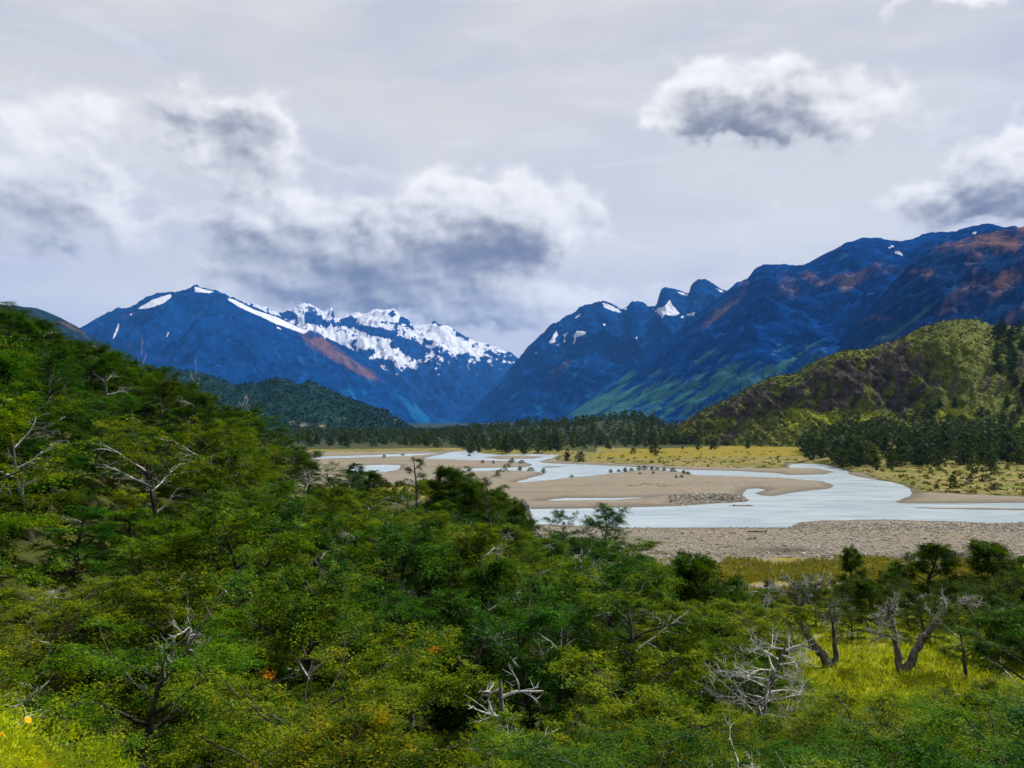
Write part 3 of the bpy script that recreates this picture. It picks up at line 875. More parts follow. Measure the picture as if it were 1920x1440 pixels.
# ------------------------------------------------------------------ trees
def leaf_material(name, dark, light, accent, trans=0.36):
    m = bpy.data.materials.new(name)
    m.use_nodes = True
    t = NT(m.node_tree)
    t.n.clear()
    oi = t.node('ShaderNodeObjectInfo')
    pos = t.node('ShaderNodeTexCoord').outputs['Object']
    gpos = t.node('ShaderNodeNewGeometry')
    n1 = t.noise(pos, 1.3, 3.0, 0.6)
    n2 = t.noise(pos, 3.2, 3.0, 0.6)
    c = t.mix(t.ss(n1, 0.40, 0.60), dark, light)
    c = t.mix(t.m('MULTIPLY', t.ss(n2, 0.48, 0.68), 0.6), c, accent)
    c = t.mix(1.0, c, oi.outputs['Color'], 'MULTIPLY')
    rnd = t.m('MULTIPLY_ADD', gpos.outputs['Random Per Island'], 0.36, 0.82)
    hs_ = t.node('ShaderNodeHueSaturation')
    t.put(hs_.inputs['Value'], rnd)
    t.l.new(c, hs_.inputs['Color'])
    c = hs_.outputs[0]
    df = t.node('ShaderNodeBsdfDiffuse'); t.l.new(c, df.inputs[0])
    tr = t.node('ShaderNodeBsdfTranslucent')
    t.l.new(t.mix(1.0, c, (1.25, 1.25, 0.55), 'MULTIPLY'), tr.inputs[0])
    mx = t.node('ShaderNodeMixShader'); mx.inputs[0].default_value = trans
    t.l.new(df.outputs[0], mx.inputs[1]); t.l.new(tr.outputs[0], mx.inputs[2])
    gl = t.node('ShaderNodeBsdfGlossy'); gl.inputs['Roughness'].default_value = 0.45
    gl.inputs['Color'].default_value = (0.8, 0.85, 0.8, 1)
    m2 = t.node('ShaderNodeMixShader'); m2.inputs[0].default_value = 0.008
    t.l.new(mx.outputs[0], m2.inputs[1]); t.l.new(gl.outputs[0], m2.inputs[2])
    o = t.node('ShaderNodeOutputMaterial')
    t.l.new(m2.outputs[0], o.inputs['Surface'])
    return m


def bark_material(name, c1, c2, scale=6.0):
    m, t, b = mat(name, 0.9, 0.15)
    pos = t.node('ShaderNodeTexCoord').outputs['Object']
    st = t.v('MULTIPLY', pos, (1, 1, 0.25))
    n = t.noise(st, scale, 5.0, 0.65)
    t.l.new(t.mix(t.ss(n, 0.35, 0.65), c1, c2), b.inputs['Base Color'])
    bump(t, b, n, 0.8, 0.03)
    return m


LEAF = leaf_material("beech_leaves", (0.013, 0.054, 0.0035), (0.088, 0.152, 0.0030), (0.22, 0.225, 0.0035))
LEAF_FAR = leaf_material("riverbank_leaves", (0.014, 0.034, 0.010), (0.038, 0.062, 0.014), (0.070, 0.080, 0.022), 0.3)
LEAF_SHRUB = leaf_material("shrub_leaves", (0.060, 0.085, 0.012), (0.13, 0.15, 0.018), (0.20, 0.17, 0.035), 0.35)
LEAF_ORANGE = leaf_material("orange_leaves", (0.45, 0.14, 0.008), (0.60, 0.24, 0.012), (0.65, 0.32, 0.02), 0.4)
BARK = bark_material("grey_bark", (0.022, 0.020, 0.016), (0.075, 0.070, 0.058))
SILVER = bark_material("silver_deadwood", (0.23, 0.225, 0.21), (0.56, 0.56, 0.54), 9.0)
GREYWOOD = bark_material("weathered_trunk", (0.045, 0.042, 0.036), (0.17, 0.16, 0.145), 7.0)


class Geo:
    def __init__(self):
        self.v, self.q, self.n, self.mi = [], [], 0, []

    def add(self, v, q, m=0):
        self.v.append(np.asarray(v)); self.q.append(np.asarray(q) + self.n); self.n += len(v)
        self.mi.append(np.full(len(q), m))

    def mesh(self, name, mats, smooth=False):
        return make_mesh(name, np.concatenate(self.v), [np.concatenate(self.q)], mats, smooth, np.concatenate(self.mi))


def tube(p, r, sides=5):
    p = np.asarray(p, float); r = np.asarray(r, float)
    d = np.gradient(p, axis=0)
    d /= np.linalg.norm(d, axis=1, keepdims=True) + 1e-9
    up = np.array([0.31, 0.17, 0.93]) if abs(d[0, 2]) < 0.9 else np.array([0.93, 0.31, 0.17])
    a = np.cross(d, up); a /= np.linalg.norm(a, axis=1, keepdims=True) + 1e-9
    b_ = np.cross(d, a)
    an = np.arange(sides) / sides * 2 * np.pi
    v = p[:, None] + r[:, None, None] * (np.cos(an)[None, :, None] * a[:, None] + np.sin(an)[None, :, None] * b_[:, None])
    i = np.arange(len(p) * sides).reshape(len(p), sides)
    j = np.roll(i, -1, axis=1)
    q = np.stack([i[:-1], j[:-1], j[1:], i[1:]], -1).reshape(-1, 4)
    return v.reshape(-1, 3), q


def curve(R, p0, d0, L, n, wig=0.12, up=0.0):
    p = [np.array(p0, float)]
    d = np.array(d0, float); d /= np.linalg.norm(d)
    for _ in range(n):
        d = d + R.normal(0, wig, 3) + np.array([0, 0, up])
        d /= np.linalg.norm(d)
        p.append(p[-1] + d * L / n)
    return np.array(p)


def along(p, t):
    x = t * (len(p) - 1)
    i = min(int(x), len(p) - 2)
    f = x - i
    return p[i] * (1 - f) + p[i + 1] * f, (p[i + 1] - p[i]) / (np.linalg.norm(p[i + 1] - p[i]) + 1e-9)


def sprays(R, P, D, S, nt=6, nl=12, leaf=0.10, droop=0.12, tilt=0.22):
    """flat feathery sprays of leaves: P tips, D directions, S sizes -> quads"""
    P, D, S = np.array(P), np.array(D), np.array(S)
    n = len(P)
    D = D * np.array([1, 1, 0.35])
    D /= np.linalg.norm(D, axis=1, keepdims=True) + 1e-9
    N = np.array([0, 0, 1.0]) + R.normal(0, tilt, (n, 3))
    N /= np.linalg.norm(N, axis=1, keepdims=True)
    D = D - (D * N).sum(1, keepdims=True) * N
    D /= np.linalg.norm(D, axis=1, keepdims=True) + 1e-9
    B = np.cross(N, D)
    ang = (np.linspace(-1.35, 1.35, nt)[None] + R.normal(0, 0.16, (n, nt)))
    ln = S[:, None] * (0.55 + 0.45 * np.cos(ang * 0.8)) * R.uniform(0.7, 1.15, (n, nt))
    T = np.cos(ang)[..., None] * D[:, None] + np.sin(ang)[..., None] * B[:, None]           # n,nt,3
    f = (np.arange(nl) + 0.6) / nl
    f = f[None, None] + R.normal(0, 0.03, (n, nt, nl))
    C = P[:, None, None] + T[:, :, None] * (ln[..., None] * f)[..., None]
    C[..., 2] -= droop * (f ** 2) * ln[..., None]
    C += R.normal(0, 0.022, C.shape) + N[:, None, None] * R.normal(0, 0.03, (n, nt, nl))[..., None]
    side = np.where(np.arange(nl) % 2 == 0, 1.0, -1.0)[None, None, :, None]
    Bt = np.cross(N[:, None], T)[:, :, None]
    A = T[:, :, None] * 0.75 + Bt * side * 0.65 + R.normal(0, 0.25, C.shape)
    A /= np.linalg.norm(A, axis=-1, keepdims=True)
    NN = N[:, None, None] + R.normal(0, 0.24, C.shape)
    Sd = np.cross(NN, A); Sd /= np.linalg.norm(Sd, axis=-1, keepdims=True) + 1e-9
    sz = leaf * R.uniform(0.65, 1.25, C.shape[:-1])[..., None] * (1.1 - 0.45 * f[..., None])
    v = np.stack([C, C + A * sz * 0.5 + Sd * sz * 0.30, C + A * sz, C + A * sz * 0.5 - Sd * sz * 0.30], -2).reshape(-1, 3)
    return v, np.arange(len(v)).reshape(-1, 4)


def live_tree(seed, H=5.5, Wd=2.2, nlimb=16, low=0.2, kind='spread', leaf=0.108, nt=6, nl=16, pad=0.76, gap=0.0, lean=(0, 0), dead=0.2, tilt=0.24):
    """returns trunk mesh, crown mesh, dead-branch mesh or None"""
    R = np.random.default_rng(seed)
    tk, dds = Geo(), []
    trunk = curve(R, (0, 0, -0.5), (lean[0], lean[1], 1), H * 0.92 + 0.5, 9, 0.07, 0.06)
    r0 = 0.028 * H
    rad = lambda t_: r0 * (1 - t_) ** 0.8 + 0.012
    tk.add(*tube(trunk, [rad(i / 9) * (1.35 if i == 0 else 1) for i in range(10)], 7))
    P, D, S = [], [], []
    az = R.uniform(0, 6.28)
    for i in range(nlimb):
        t_ = low + (0.98 - low) * (i + R.uniform(0, 0.8)) / nlimb
        az += 2.4 + R.normal(0, 0.35)
        b0, _ = along(trunk, min(t_, 0.99))
        u = (t_ - low) / (1 - low)
        if kind == 'cone':
            L = Wd * (1.05 - u) ** 0.8 * R.uniform(0.75, 1.15) + 0.2
            e = 0.15 + 0.5 * u
        elif kind == 'dome':
            L = Wd * (0.75 + 0.5 * math.sin(math.pi * min(1, u * 0.9 + 0.1))) * (1 - 0.62 * u) * R.uniform(0.8, 1.15)
            e = 0.15 + 0.95 * u
        elif kind == 'flat':
            L = Wd * (0.5 + 0.8 * u) * (1 - 0.3 * u * u) * R.uniform(0.8, 1.2)
            e = 0.35 + 0.35 * u
        else:
            L = Wd * (0.7 + 0.55 * math.sin(math.pi * (u ** 0.8))) * (1 - 0.42 * u) * R.uniform(0.75, 1.2)
            e = 0.12 + 0.75 * u
        if R.uniform() < gap:
            continue
        d0 = np.array([math.cos(az) * math.cos(e), math.sin(az) * math.cos(e), math.sin(e)])
        limb = curve(R, b0, d0, L, 6, 0.13, 0.03)
        rr = rad(t_) * 0.5 + 0.012
        isdead = R.uniform() < dead * 0.55
        if isdead:
            dd = Geo(); dds.append(dd)
        (dd if isdead else tk).add(*tube(limb, np.linspace(rr, 0.010, 7), 4))
        ns = 6
        for k in range(ns):
            s = 0.28 + 0.72 * (k + R.uniform(0, 0.7)) / ns
            q0, qd = along(limb, min(s, 0.99))
            sgn = 1 if k % 2 else -1
            a2 = sgn * R.uniform(0.5, 1.1) if k < ns - 1 else 0
            hd = np.array([qd[0] * math.cos(a2) - qd[1] * math.sin(a2), qd[0] * math.sin(a2) + qd[1] * math.cos(a2), R.uniform(-0.08, 0.32)])
            L2 = L * 0.34 * (1.25 - s * 0.6) + 0.22
            sec = curve(R, q0, hd, L2, 4, 0.16, 0.0)
            if isdead:
                dd.add(*tube(sec, np.linspace(0.012, 0.005, 5), 3))
                for _ in range(3):
                    w0, wd = along(sec, R.uniform(0.2, 0.95))
                    tw = curve(R, w0, wd + R.normal(0, 0.6, 3), R.uniform(0.2, 0.5), 3, 0.25, 0.03)
                    dd.add(*tube(tw, np.linspace(0.007, 0.0035, 4), 3))
                continue
            tk.add(*tube(sec, np.linspace(0.013, 0.005, 5), 3))
            for s2 in (0.35, 0.7, 1.0):
                w0, wd = along(sec, min(s2, 0.99))
                P.append(w0 + R.normal(0, 0.05, 3)); D.append(wd + R.normal(0, 0.25, 3)); S.append(pad * R.uniform(0.65, 1.15))
        if not isdead:
            w0, wd = along(limb, 0.99)
            P.append(w0); D.append(wd); S.append(pad)
    tp, td = along(trunk, 0.99)
    for _ in range(4):
        P.append(tp - np.array([0, 0, R.uniform(0, 0.3)])); D.append(R.normal(0, 1, 3)); S.append(pad * 0.7)
    v, q = sprays(R, P, D, S, nt, nl, leaf, 0.12, tilt)
    cg = Geo(); cg.add(v, q)
    return (tk.mesh("trunk", [BARK], True), cg.mesh("crown", [LEAF]), [d_.mesh("dead_branch", [SILVER], True) for d_ in dds])


def dead_tree(seed, H=4.0, Wd=2.0, nlimb=9, low=0.2, r0=0.13, up=0.05, depth=3, lean=(0, 0), twigs=5, spread_el=0.35, wig=0.2, limb_r=0.28):
    R = np.random.default_rng(seed)
    tk, br = Geo(), Geo()
    trunk = curve(R, (0, 0, -0.5), (lean[0], lean[1], 1), H * 0.85 + 0.5, 9, 0.11, 0.04)
    tk.add(*tube(trunk, np.linspace(r0 * 1.2, r0 * 0.22, 10), 8))

    def grow(p0, d0, L, r, dep):
        c = curve(R, p0, d0, L, 5, wig, up)
        br.add(*tube(c, np.linspace(r, r * 0.35, 6), 5 if dep > 1 else 3))
        if dep <= 0:
            return
        for _ in range(twigs):
            s = R.uniform(0.25, 1.0)
            w0, wd = along(c, min(s, 0.99))
            nd = wd + R.normal(0, 0.62, 3)
            grow(w0, nd, L * R.uniform(0.35, 0.65), max(0.006, r * (0.36 + 0.14 * (1 - s))), dep - 1)
    az = R.uniform(0, 6.28)
    for i in range(nlimb):
        t_ = low + (1 - low) * (i + R.uniform(0, 0.8)) / nlimb
        az += 2.4 + R.normal(0, 0.4)
        e = spread_el + R.normal(0, 0.25)
        b0, _ = along(trunk, min(t_, 0.99))
        grow(b0, (math.cos(az) * math.cos(e), math.sin(az) * math.cos(e), math.sin(e)), Wd * R.uniform(0.6, 1.1) * (1 - 0.35 * t_), r0 * limb_r, depth - 1)
    return tk.mesh("trunk", [GREYWOOD], True), br.mesh("branches", [SILVER], True)


VAR = [
    live_tree(11, 5.5, 2.5, 18, 0.10, 'spread', dead=0.08),
    live_tree(12, 5.6, 2.2, 17, 0.12, 'dome', dead=0.04),
    live_tree(13, 5.4, 2.6, 17, 0.18, 'flat', dead=0.12),
    live_tree(14, 5.8, 2.1, 19, 0.08, 'cone', dead=0.10),
    live_tree(15, 5.2, 2.7, 18, 0.08, 'spread', dead=0.18, gap=0.05),
    live_tree(16, 5.3, 2.4, 18, 0.06, 'dome', dead=0.10, gap=0.05),
    live_tree(17, 5.5, 2.5, 15, 0.20, 'flat', dead=0.33, gap=0.05),
]
SPIRE = live_tree(21, 6.5, 1.25, 15, 0.16, 'cone', nt=4, nl=9, pad=0.42, gap=0.22, dead=0.25)
OPEN = live_tree(22, 6.0, 1.9, 9, 0.42, 'flat', nt=5, nl=10, pad=0.5, dead=0.3)
SPARSE = live_tree(23, 4.0, 1.3, 12, 0.35, 'spread', nt=4, nl=8, pad=0.42, dead=0.4)
NEAR = [live_tree(111, 5.4, 2.5, 19, 0.08, 'spread', leaf=0.075, nt=7, nl=18, dead=0.08), live_tree(112, 5.4, 2.3, 18, 0.08, 'dome', leaf=0.075, nt=7, nl=18, dead=0.06), live_tree(113, 5.4, 2.6, 17, 0.14, 'flat', leaf=0.075, nt=7, nl=18, dead=0.14)]
DENSE = [live_tree(27, 5.0, 2.1, 27, 0.03, 'dome', dead=0.0, pad=0.62, tilt=0.6, nl=14), live_tree(28, 5.4, 2.0, 24, 0.03, 'cone', dead=0.03, pad=0.6, tilt=0.5, nl=14)]
BUSH = live_tree(24, 2.2, 1.5, 18, 0.02, 'dome', leaf=0.045, nt=7, nl=15, pad=0.42, dead=0.10)
BUSH2 = live_tree(25, 1.8, 1.3, 14, 0.02, 'dome', leaf=0.06, nt=5, nl=9, pad=0.36, dead=0.45)


def gz1(x, y):
    return float(ground_z(np.array([x]), np.array([y]))[0])


TINT = {
    'olive green': (1.5, 1.25, 0.9, 1), 'deep green': (0.42, 0.72, 1.4, 1), 'mid green': (0.95, 1.05, 1.0, 1),
    'yellow green': (1.75, 1.55, 0.8, 1), 'dark green': (0.46, 0.56, 0.9, 1),
}
NAME_OF = {}


def plant(name, meshes, px, s, height, tint, label, cat, group=None, canon=5.5, rot=None, widen=1.0, part_names=('trunk', 'crown', 'dead_branch'), x=None, dz=0.0):
    xx = (px - CX) / FOC * s if x is None else x
    z = gz1(xx, s) + dz
    e = bpy.data.objects.new(name, None)
    COL.objects.link(e)
    e.empty_display_size = 0.2
    k = height / canon
    e.location = (xx, s, z)
    e.scale = (k * widen, k * widen, k)
    e.rotation_euler = (0, 0, random.uniform(0, 6.28) if rot is None else rot)
    tag(e, label, cat, group)
    flat_ = [(nm, q) for nm, me in zip(part_names, meshes) if me is not None for q in (me if isinstance(me, list) else [me])]
    for nm, me in flat_:
        c_ = bpy.data.objects.new(nm, me)
        COL.objects.link(c_)
        c_.parent = e
        if nm in ('crown', 'foliage') and tint is not None:
            c_.color = tint if not isinstance(tint, str) else TINT[tint]
    return e


def height_for(px, s, py_top, sink=0.0):
    x = (px - CX) / FOC * s
    return CAMZ + (HY - py_top) / FOC * s - gz1(x, s) + sink


# --- trees that stand out in the photograph: (name, meshes, column, distance, row of the top, canonical height, tint, widen, label, visible box)
HERO = []


def hero(name, meshes, px, s, top, canon, tint, label, cat, box, widen=1.0, rot=None, parts=('trunk', 'crown', 'dead_branch'), group=None):
    h = height_for(px, s, top)
    plant(name, meshes, px, s, h, tint, label, cat, group, canon, rot, widen, parts)
    HERO.append((px, s, box))


hero("beech_tree", SPIRE, 788, 70, 846, 6.3, (0.75, 0.78, 0.9, 1), "slender spire-shaped beech with a thin open crown in front of the grassy knoll", "tree", (735, 850, 840, 985), 0.9)
hero("beech_tree", OPEN, 925, 66, 884, 5.8, (0.7, 0.75, 0.9, 1), "open-crowned beech with bare trunk at the river end of the spur", "tree", (870, 885, 985, 1000), 0.8)
hero("beech_tree", VAR[3], 655, 80, 865, 5.7, 'deep green', "rounded dark beech left of the grassy knoll on the spur", "tree", (600, 868, 715, 930), 1.0)
DK = (0.55, 0.66, 0.85, 1)
hero("beech_tree", DENSE[0], 1335, 42, 1036, 5.0, DK, "dense round dark beech beside the crooked bare snag", "tree", (1285, 1040, 1400, 1150), 1.0)
hero("beech_tree", DENSE[1], 1592, 60, 1022, 5.4, DK, "narrow upright dark beech standing before the gravel shore", "tree", (1560, 1030, 1640, 1130), 0.8)
hero("beech_tree", DENSE[0], 1742, 58, 1012, 5.0, DK, "broad dark beech on the shore meadow, right of the narrow one", "tree", (1680, 1020, 1800, 1130), 1.15)
hero("beech_tree", DENSE[0], 1880, 56, 1014, 5.0, DK, "tall dark beech at the right edge before the gravel shore", "tree", (1810, 1022, 1920, 1150), 1.2)
hero("beech_tree", DENSE[0], 1668, 64, 1058, 5.0, DK, "low dark beech between the narrow and the broad shore trees", "tree", (1640, 1062, 1700, 1120), 1.1)
hero("beech_tree", DENSE[0], 1640, 52, 1085, 5.0, DK, "squat dark beech in front of the low one before the shore", "tree", (1610, 1090, 1690, 1150), 1.2)
hero("beech_tree", VAR[1], 1530, 50, 1090, 5.5, 'dark green', "dark beech half hidden behind the leaning gnarled beech", "tree", (1490, 1100, 1570, 1170), 1.0)
hero("beech_tree", VAR[5], 1600, 46, 1135, 5.3, 'dark green', "low beech between the gnarled tree and the forked dead tree", "tree", (1570, 1140, 1640, 1200), 1.1)
hero("beech_tree", VAR[5], 1735, 46, 1110, 5.3, 'dark green', "low beech directly behind the forked dead tree", "tree", (1690, 1120, 1780, 1170), 1.1)
hero("beech_tree", DENSE[0], 1925, 40, 1090, 5.0, 'dark green', "big dark beech cut by the right edge behind the meadow", "tree", (1870, 1100, 1920, 1230), 1.3)
hero("beech_tree", VAR[4], 1950, 30, 1150, 5.2, 'deep green', "wide beech cut by the right edge beside the meadow", "tree", (1890, 1160, 1920, 1300), 1.1)
hero("beech_tree", VAR[1], 1450, 52, 1090, 5.5, 'dark green', "dark beech between the round dark beech and the gnarled tree", "tree", (1420, 1095, 1480, 1150), 0.8)
for bpx, bs, btop, blab in [(1575, 54, 1098, "dark bush right of the gnarled tree's crown, before the shore"), (1702, 52, 1100, "dark bush left of the broad shore beech"), (1775, 54, 1095, "dark bush right of the broad shore beech"),
                            (1835, 50, 1100, "dark bush left of the tall shore beech at right"), (1900, 48, 1095, "dark bush below the tall shore beech at right"), (1500, 56, 1092, "dark bush behind the top of the gnarled tree")]:
    hero("beech_bush", BUSH, bpx, bs, btop, 2.1, DK, blab, "bush", (bpx - 35, btop + 5, bpx + 35, btop + 60), 1.0)
hero("beech_tree", SPARSE, 1812, 37, 1140, 3.9, (0.75, 0.8, 0.9, 1), "small thin-crowned beech with a straight dark trunk standing on the green meadow", "tree", (1750, 1150, 1870, 1290), 0.95)
hero("beech_tree", VAR[0], 1130, 64, 955, 5.4, 'deep green', "leafy beech standing alone against the pale river below the spur", "tree", (1080, 958, 1175, 1010), 0.85)
for bpx, bs, btop, bw, blab in [(850, 78, 872, 1.2, "dense dark beech on top of the spur, right of the spire beech"), (903, 72, 898, 1.1, "dense dark beech left of the open-crowned beech on the spur"), (948, 76, 918, 1.0, "dense dark beech at the river end of the spur, behind the open-crowned one"),
                                (706, 80, 884, 1.0, "dense dark beech between the rounded dark beech and the knoll"), (965, 70, 945, 0.9, "low dark beech above the rock face at the spur's tip")]:
    hero("beech_tree", DENSE[0], bpx, bs, btop, 5.0, (0.5, 0.6, 0.8, 1), blab, "tree", (bpx - 30, btop, bpx + 30, btop + 50), bw)
hero("beech_tree", VAR[2], 1050, 68, 968, 5.3, 'deep green', "small beech against the river, between the spur and the lone leafy beech", "tree", (1010, 972, 1080, 1010), 0.6)

# gnarled trees, modelled limb by limb
def gnarled(seed, stems, r0, twig_len, ntw, leafy=0):
    """stems: list of polylines (metres, local); returns trunk, branches, crown"""
    R = np.random.default_rng(seed)
    tk, br = Geo(), Geo()
    P, D, S = [], [], []
    for st, ra in stems:
        st = np.array(st, float)
        # smooth the polyline and roughen it
        n = len(st) * 4
        tt = np.linspace(0, len(st) - 1, n)
        cc = np.stack([np.interp(tt, np.arange(len(st)), st[:, i]) for i in range(3)], 1)
        for _ in range(2):
            cc[1:-1] = 0.25 * cc[:-2] + 0.5 * cc[1:-1] + 0.25 * cc[2:]
        cc[1:] += R.normal(0, ra * 0.16, cc[1:].shape)
        rr = np.linspace(ra, ra * 0.2, n) * R.uniform(0.88, 1.12, n)
        tv, tq = tube(cc, rr, 11)
        tk.add(tv + R.normal(0, 0.085, tv.shape) * np.repeat(rr, 11)[:, None], tq)
        for _ in range(ntw):
            s = 1 - R.uniform(0, 0.55) ** 1.3
            w0, wd = along(cc, min(s, 0.99))
            nd = wd * 0.7 + R.normal(0, 0.7, 3) + np.array([0, 0, 0.25])
            b1 = curve(R, w0, nd, twig_len * R.uniform(0.5, 1.1), 6, 0.22, 0.04)
            br.add(*tube(b1, np.linspace(ra * 0.15, 0.008, 7), 4), 0)
            for _ in range(6):
                w1, wd1 = along(b1, R.uniform(0.2, 0.99))
                b2 = curve(R, w1, wd1 + R.normal(0, 0.6, 3), twig_len * R.uniform(0.2, 0.5), 4, 0.25, 0.02)
                br.add(*tube(b2, np.linspace(0.011, 0.005, 5), 3), 1)
                for _ in range(3):
                    w2, wd2 = along(b2, R.uniform(0.2, 0.99))
                    b3 = curve(R, w2, wd2 + R.normal(0, 0.7, 3), twig_len * R.uniform(0.12, 0.25), 3, 0.25, 0.02)
                    br.add(*tube(b3, np.linspace(0.008, 0.004, 4), 3), 1)
                if R.uniform() < leafy:
                    P.append(b2[-1]); D.append(wd1 + R.normal(0, 0.3, 3)); S.append(0.45)
    cr = None
    if P:
        v, q = sprays(R, P, D, S, 5, 10, 0.09)
        g = Geo(); g.add(v, q); cr = g.mesh("crown", [LEAF])
    return tk.mesh("trunk", [GREYWOOD], True), br.mesh("branches", [GREYWOOD, SILVER], True), cr


GN = ('trunk', 'branches', 'crown')


def gnarl_at(name, px, s, meshes, tint, label, cat, box, rot=0.0, sc=1.0):
    e = plant(name, meshes, px, s, 1.0 * sc, tint, label, cat, None, 1.0, rot, 1.0, GN)
    HERO.append((px, s, box))
    return e


# leaning gnarled tree (columns 1460-1570), forked dead tree (1660-1800), crooked snag (1255), silver tree (1420)
gnarl_at("gnarled_tree", 1556, 40, gnarled(31, [
    ([(0, 0, -0.4), (-0.25, 0, 0.6), (-0.9, 0.1, 1.3), (-1.5, 0.1, 2.3), (-1.75, 0, 3.4), (-1.9, -0.1, 4.2)], 0.27),
    ([(0.15, 0.1, -0.4), (0.35, 0.1, 0.7), (0.3, 0.2, 1.8), (0.1, 0.3, 3.0)], 0.20),
    ([(-0.5, 0, 0.9), (-1.3, -0.1, 1.15), (-2.1, -0.2, 1.5)], 0.12),
    ([(-1.6, 0.1, 2.6), (-1.1, 0.2, 3.6), (-0.6, 0.3, 4.3)], 0.13)], 0.27, 1.15, 13, 0.5), (0.5, 0.55, 0.8, 1),
    "gnarled leaning beech with twisted dark trunk and grey twiggy crown on the meadow", "tree", (1460, 1075, 1600, 1245))
gnarl_at("dead_tree", 1690, 38.5, gnarled(32, [
    ([(0, 0, -0.4), (-0.15, 0, 0.8), (-0.3, 0, 1.7), (-0.45, 0.1, 2.7), (-0.7, 0.1, 3.6)], 0.22),
    ([(0.1, 0, -0.4), (0.45, 0, 0.7), (0.95, 0.05, 1.6), (1.7, 0.1, 2.5), (2.5, 0.15, 3.2), (3.0, 0.1, 3.7)], 0.25),
    ([(-0.3, 0, 1.6), (-0.7, -0.1, 2.0), (-1.15, -0.15, 1.9)], 0.10)], 0.25, 1.1, 12, 0.14), (0.7, 0.75, 0.8, 1),
    "V-forked dead tree with pale twiggy tops on the green meadow", "tree", (1620, 1090, 1810, 1255))
gnarl_at("dead_tree", 1257, 46, gnarled(33, [
    ([(0, 0, -1.5), (0.02, 0, 0.4), (-0.1, 0, 1.5), (-0.45, 0, 2.5), (-0.55, 0, 3.1)], 0.20),
    ([(-0.02, 0, 1.1), (0.3, 0, 1.7), (0.65, 0, 2.4), (0.85, 0.1, 2.7)], 0.12)], 0.2, 0.7, 3, 0.30), (1.3, 0.9, 0.8, 1),
    "crooked bare snag with a forked top rising in front of the gravel shore", "tree", (1220, 1000, 1290, 1100), sc=0.95)
HERO.append((1420, 27, (1285, 1190, 1500, 1400)))
sm = dead_tree(41, 5.4, 2.2, 24, 0.30, 0.17, 0.02, 4, (0.02, 0), 4, 0.25, 0.12, 0.22)
plant("dead_tree", sm, 1420, 27, height_for(1420, 27, 1150), None, "large silver dead tree with dense pale branches in front of the meadow", "tree", None, 5.2, 0.4, 1.0, ('trunk', 'branches'))
HERO.append((900, 20, (850, 1230, 960, 1380)))
plant("dead_tree", dead_tree(42, 4.2, 1.3, 8, 0.45, 0.15, 0.03, 3, (-0.05, 0), 4, 0.3), 893, 20, height_for(893, 20, 1232), None,
      "broken dark snag with a few pale limbs, centre foreground", "tree", None, 3.9, 1.2, 1.0, ('trunk', 'branches'))
HERO.append((1010, 17.5, (950, 1290, 1100, 1430)))
plant("dead_tree", dead_tree(43, 3.2, 1.9, 12, 0.10, 0.05, 0.02, 4, (0.25, 0), 4, 0.12, 0.10, 0.4), 1015, 17.0, height_for(1015, 17.0, 1300), None,
      "fan of long grey dead branches right of the broken snag", "tree", None, 4.4, 0.3, 1.3, ('trunk', 'branches'))
DEADS = [
    (205, 40, 945, 2.0, "grey leafless tree with wide fine branches high on the left hillside"),
    (85, 26, 1095, 1.6, "low silver dead tree near the left edge of the forest"),
    (612, 48, 945, 1.5, "white forked dead limb standing among green crowns below the knoll"),
    (335, 22, 1130, 1.2, "small pale dead top rising over the yellow-green tree at lower left"),
    (300, 62, 800, 1.6, "bleached dead branches halfway up the left hillside"),
    (150, 58, 735, 1.2, "thin pale dead branches high among the left hillside trees"),
    (360, 88, 690, 1.1, "upright bare snag on the skyline of the left hillside"),
    (272, 92, 655, 1.0, "slim bare spike on the skyline higher up the left hillside"),
    (462, 92, 742, 1.4, "bushy grey dead crown at the low end of the left skyline"),
    (1690, 15.5, 1395, 1.3, "pale dead twigs among bushes at the lower right"),
    (1500, 15.5, 1340, 1.5, "white curved dead limb rising from the bottom edge at right"),
    (1345, 14.5, 1365, 1.6, "tangled pale deadwood at the bottom edge below the silver tree"),
    (1100, 44, 1030, 1.4, "grey dead brush just below the lone leafy beech"),
    (1430, 48, 1085, 1.3, "small bare dead sapling left of the leaning gnarled beech"),
    (560, 56, 890, 1.6, "grey tangle of dead branches under the yellow shrubs of the left crest"),
    (25, 19, 1245, 1.4, "fallen-looking grey dead limbs at the left edge of the forest"),
]
dvar = [dead_tree(51, 3.6, 1.6, 9, 0.25, 0.09, 0.05, 3, (0.1, 0), 5, 0.3), dead_tree(52, 3.4, 1.9, 10, 0.3, 0.08, 0.03, 3, (-0.1, 0.1), 5, 0.25),
        dead_tree(53, 3.8, 1.0, 7, 0.4, 0.10, 0.08, 3, (0.05, 0), 4, 0.7), dead_tree(54, 3.3, 1.5, 6, 0.2, 0.11, 0.06, 3, (0.3, 0), 4, 0.55, 0.28)]
for i, (px, s, top, wd, lab) in enumerate(DEADS):
    h = max(1.6, height_for(px, s, top))
    k = 3 if 'curved' in lab or 'forked' in lab else (2 if 'spike' in lab or 'snag' in lab or 'upright' in lab else i % 2)
    plant("dead_tree", dvar[k], px, s, h, None, lab, "dead tree", None, 3.3, None, min(1.4, wd * 3.3 / h * 0.75), ('trunk', 'branches'))
    w_ = wd / s * FOC
    HERO.append((px, s, (px - w_ * 0.6, top, px + w_ * 0.6, top + 0.45 * h / s * FOC, 0.4)))

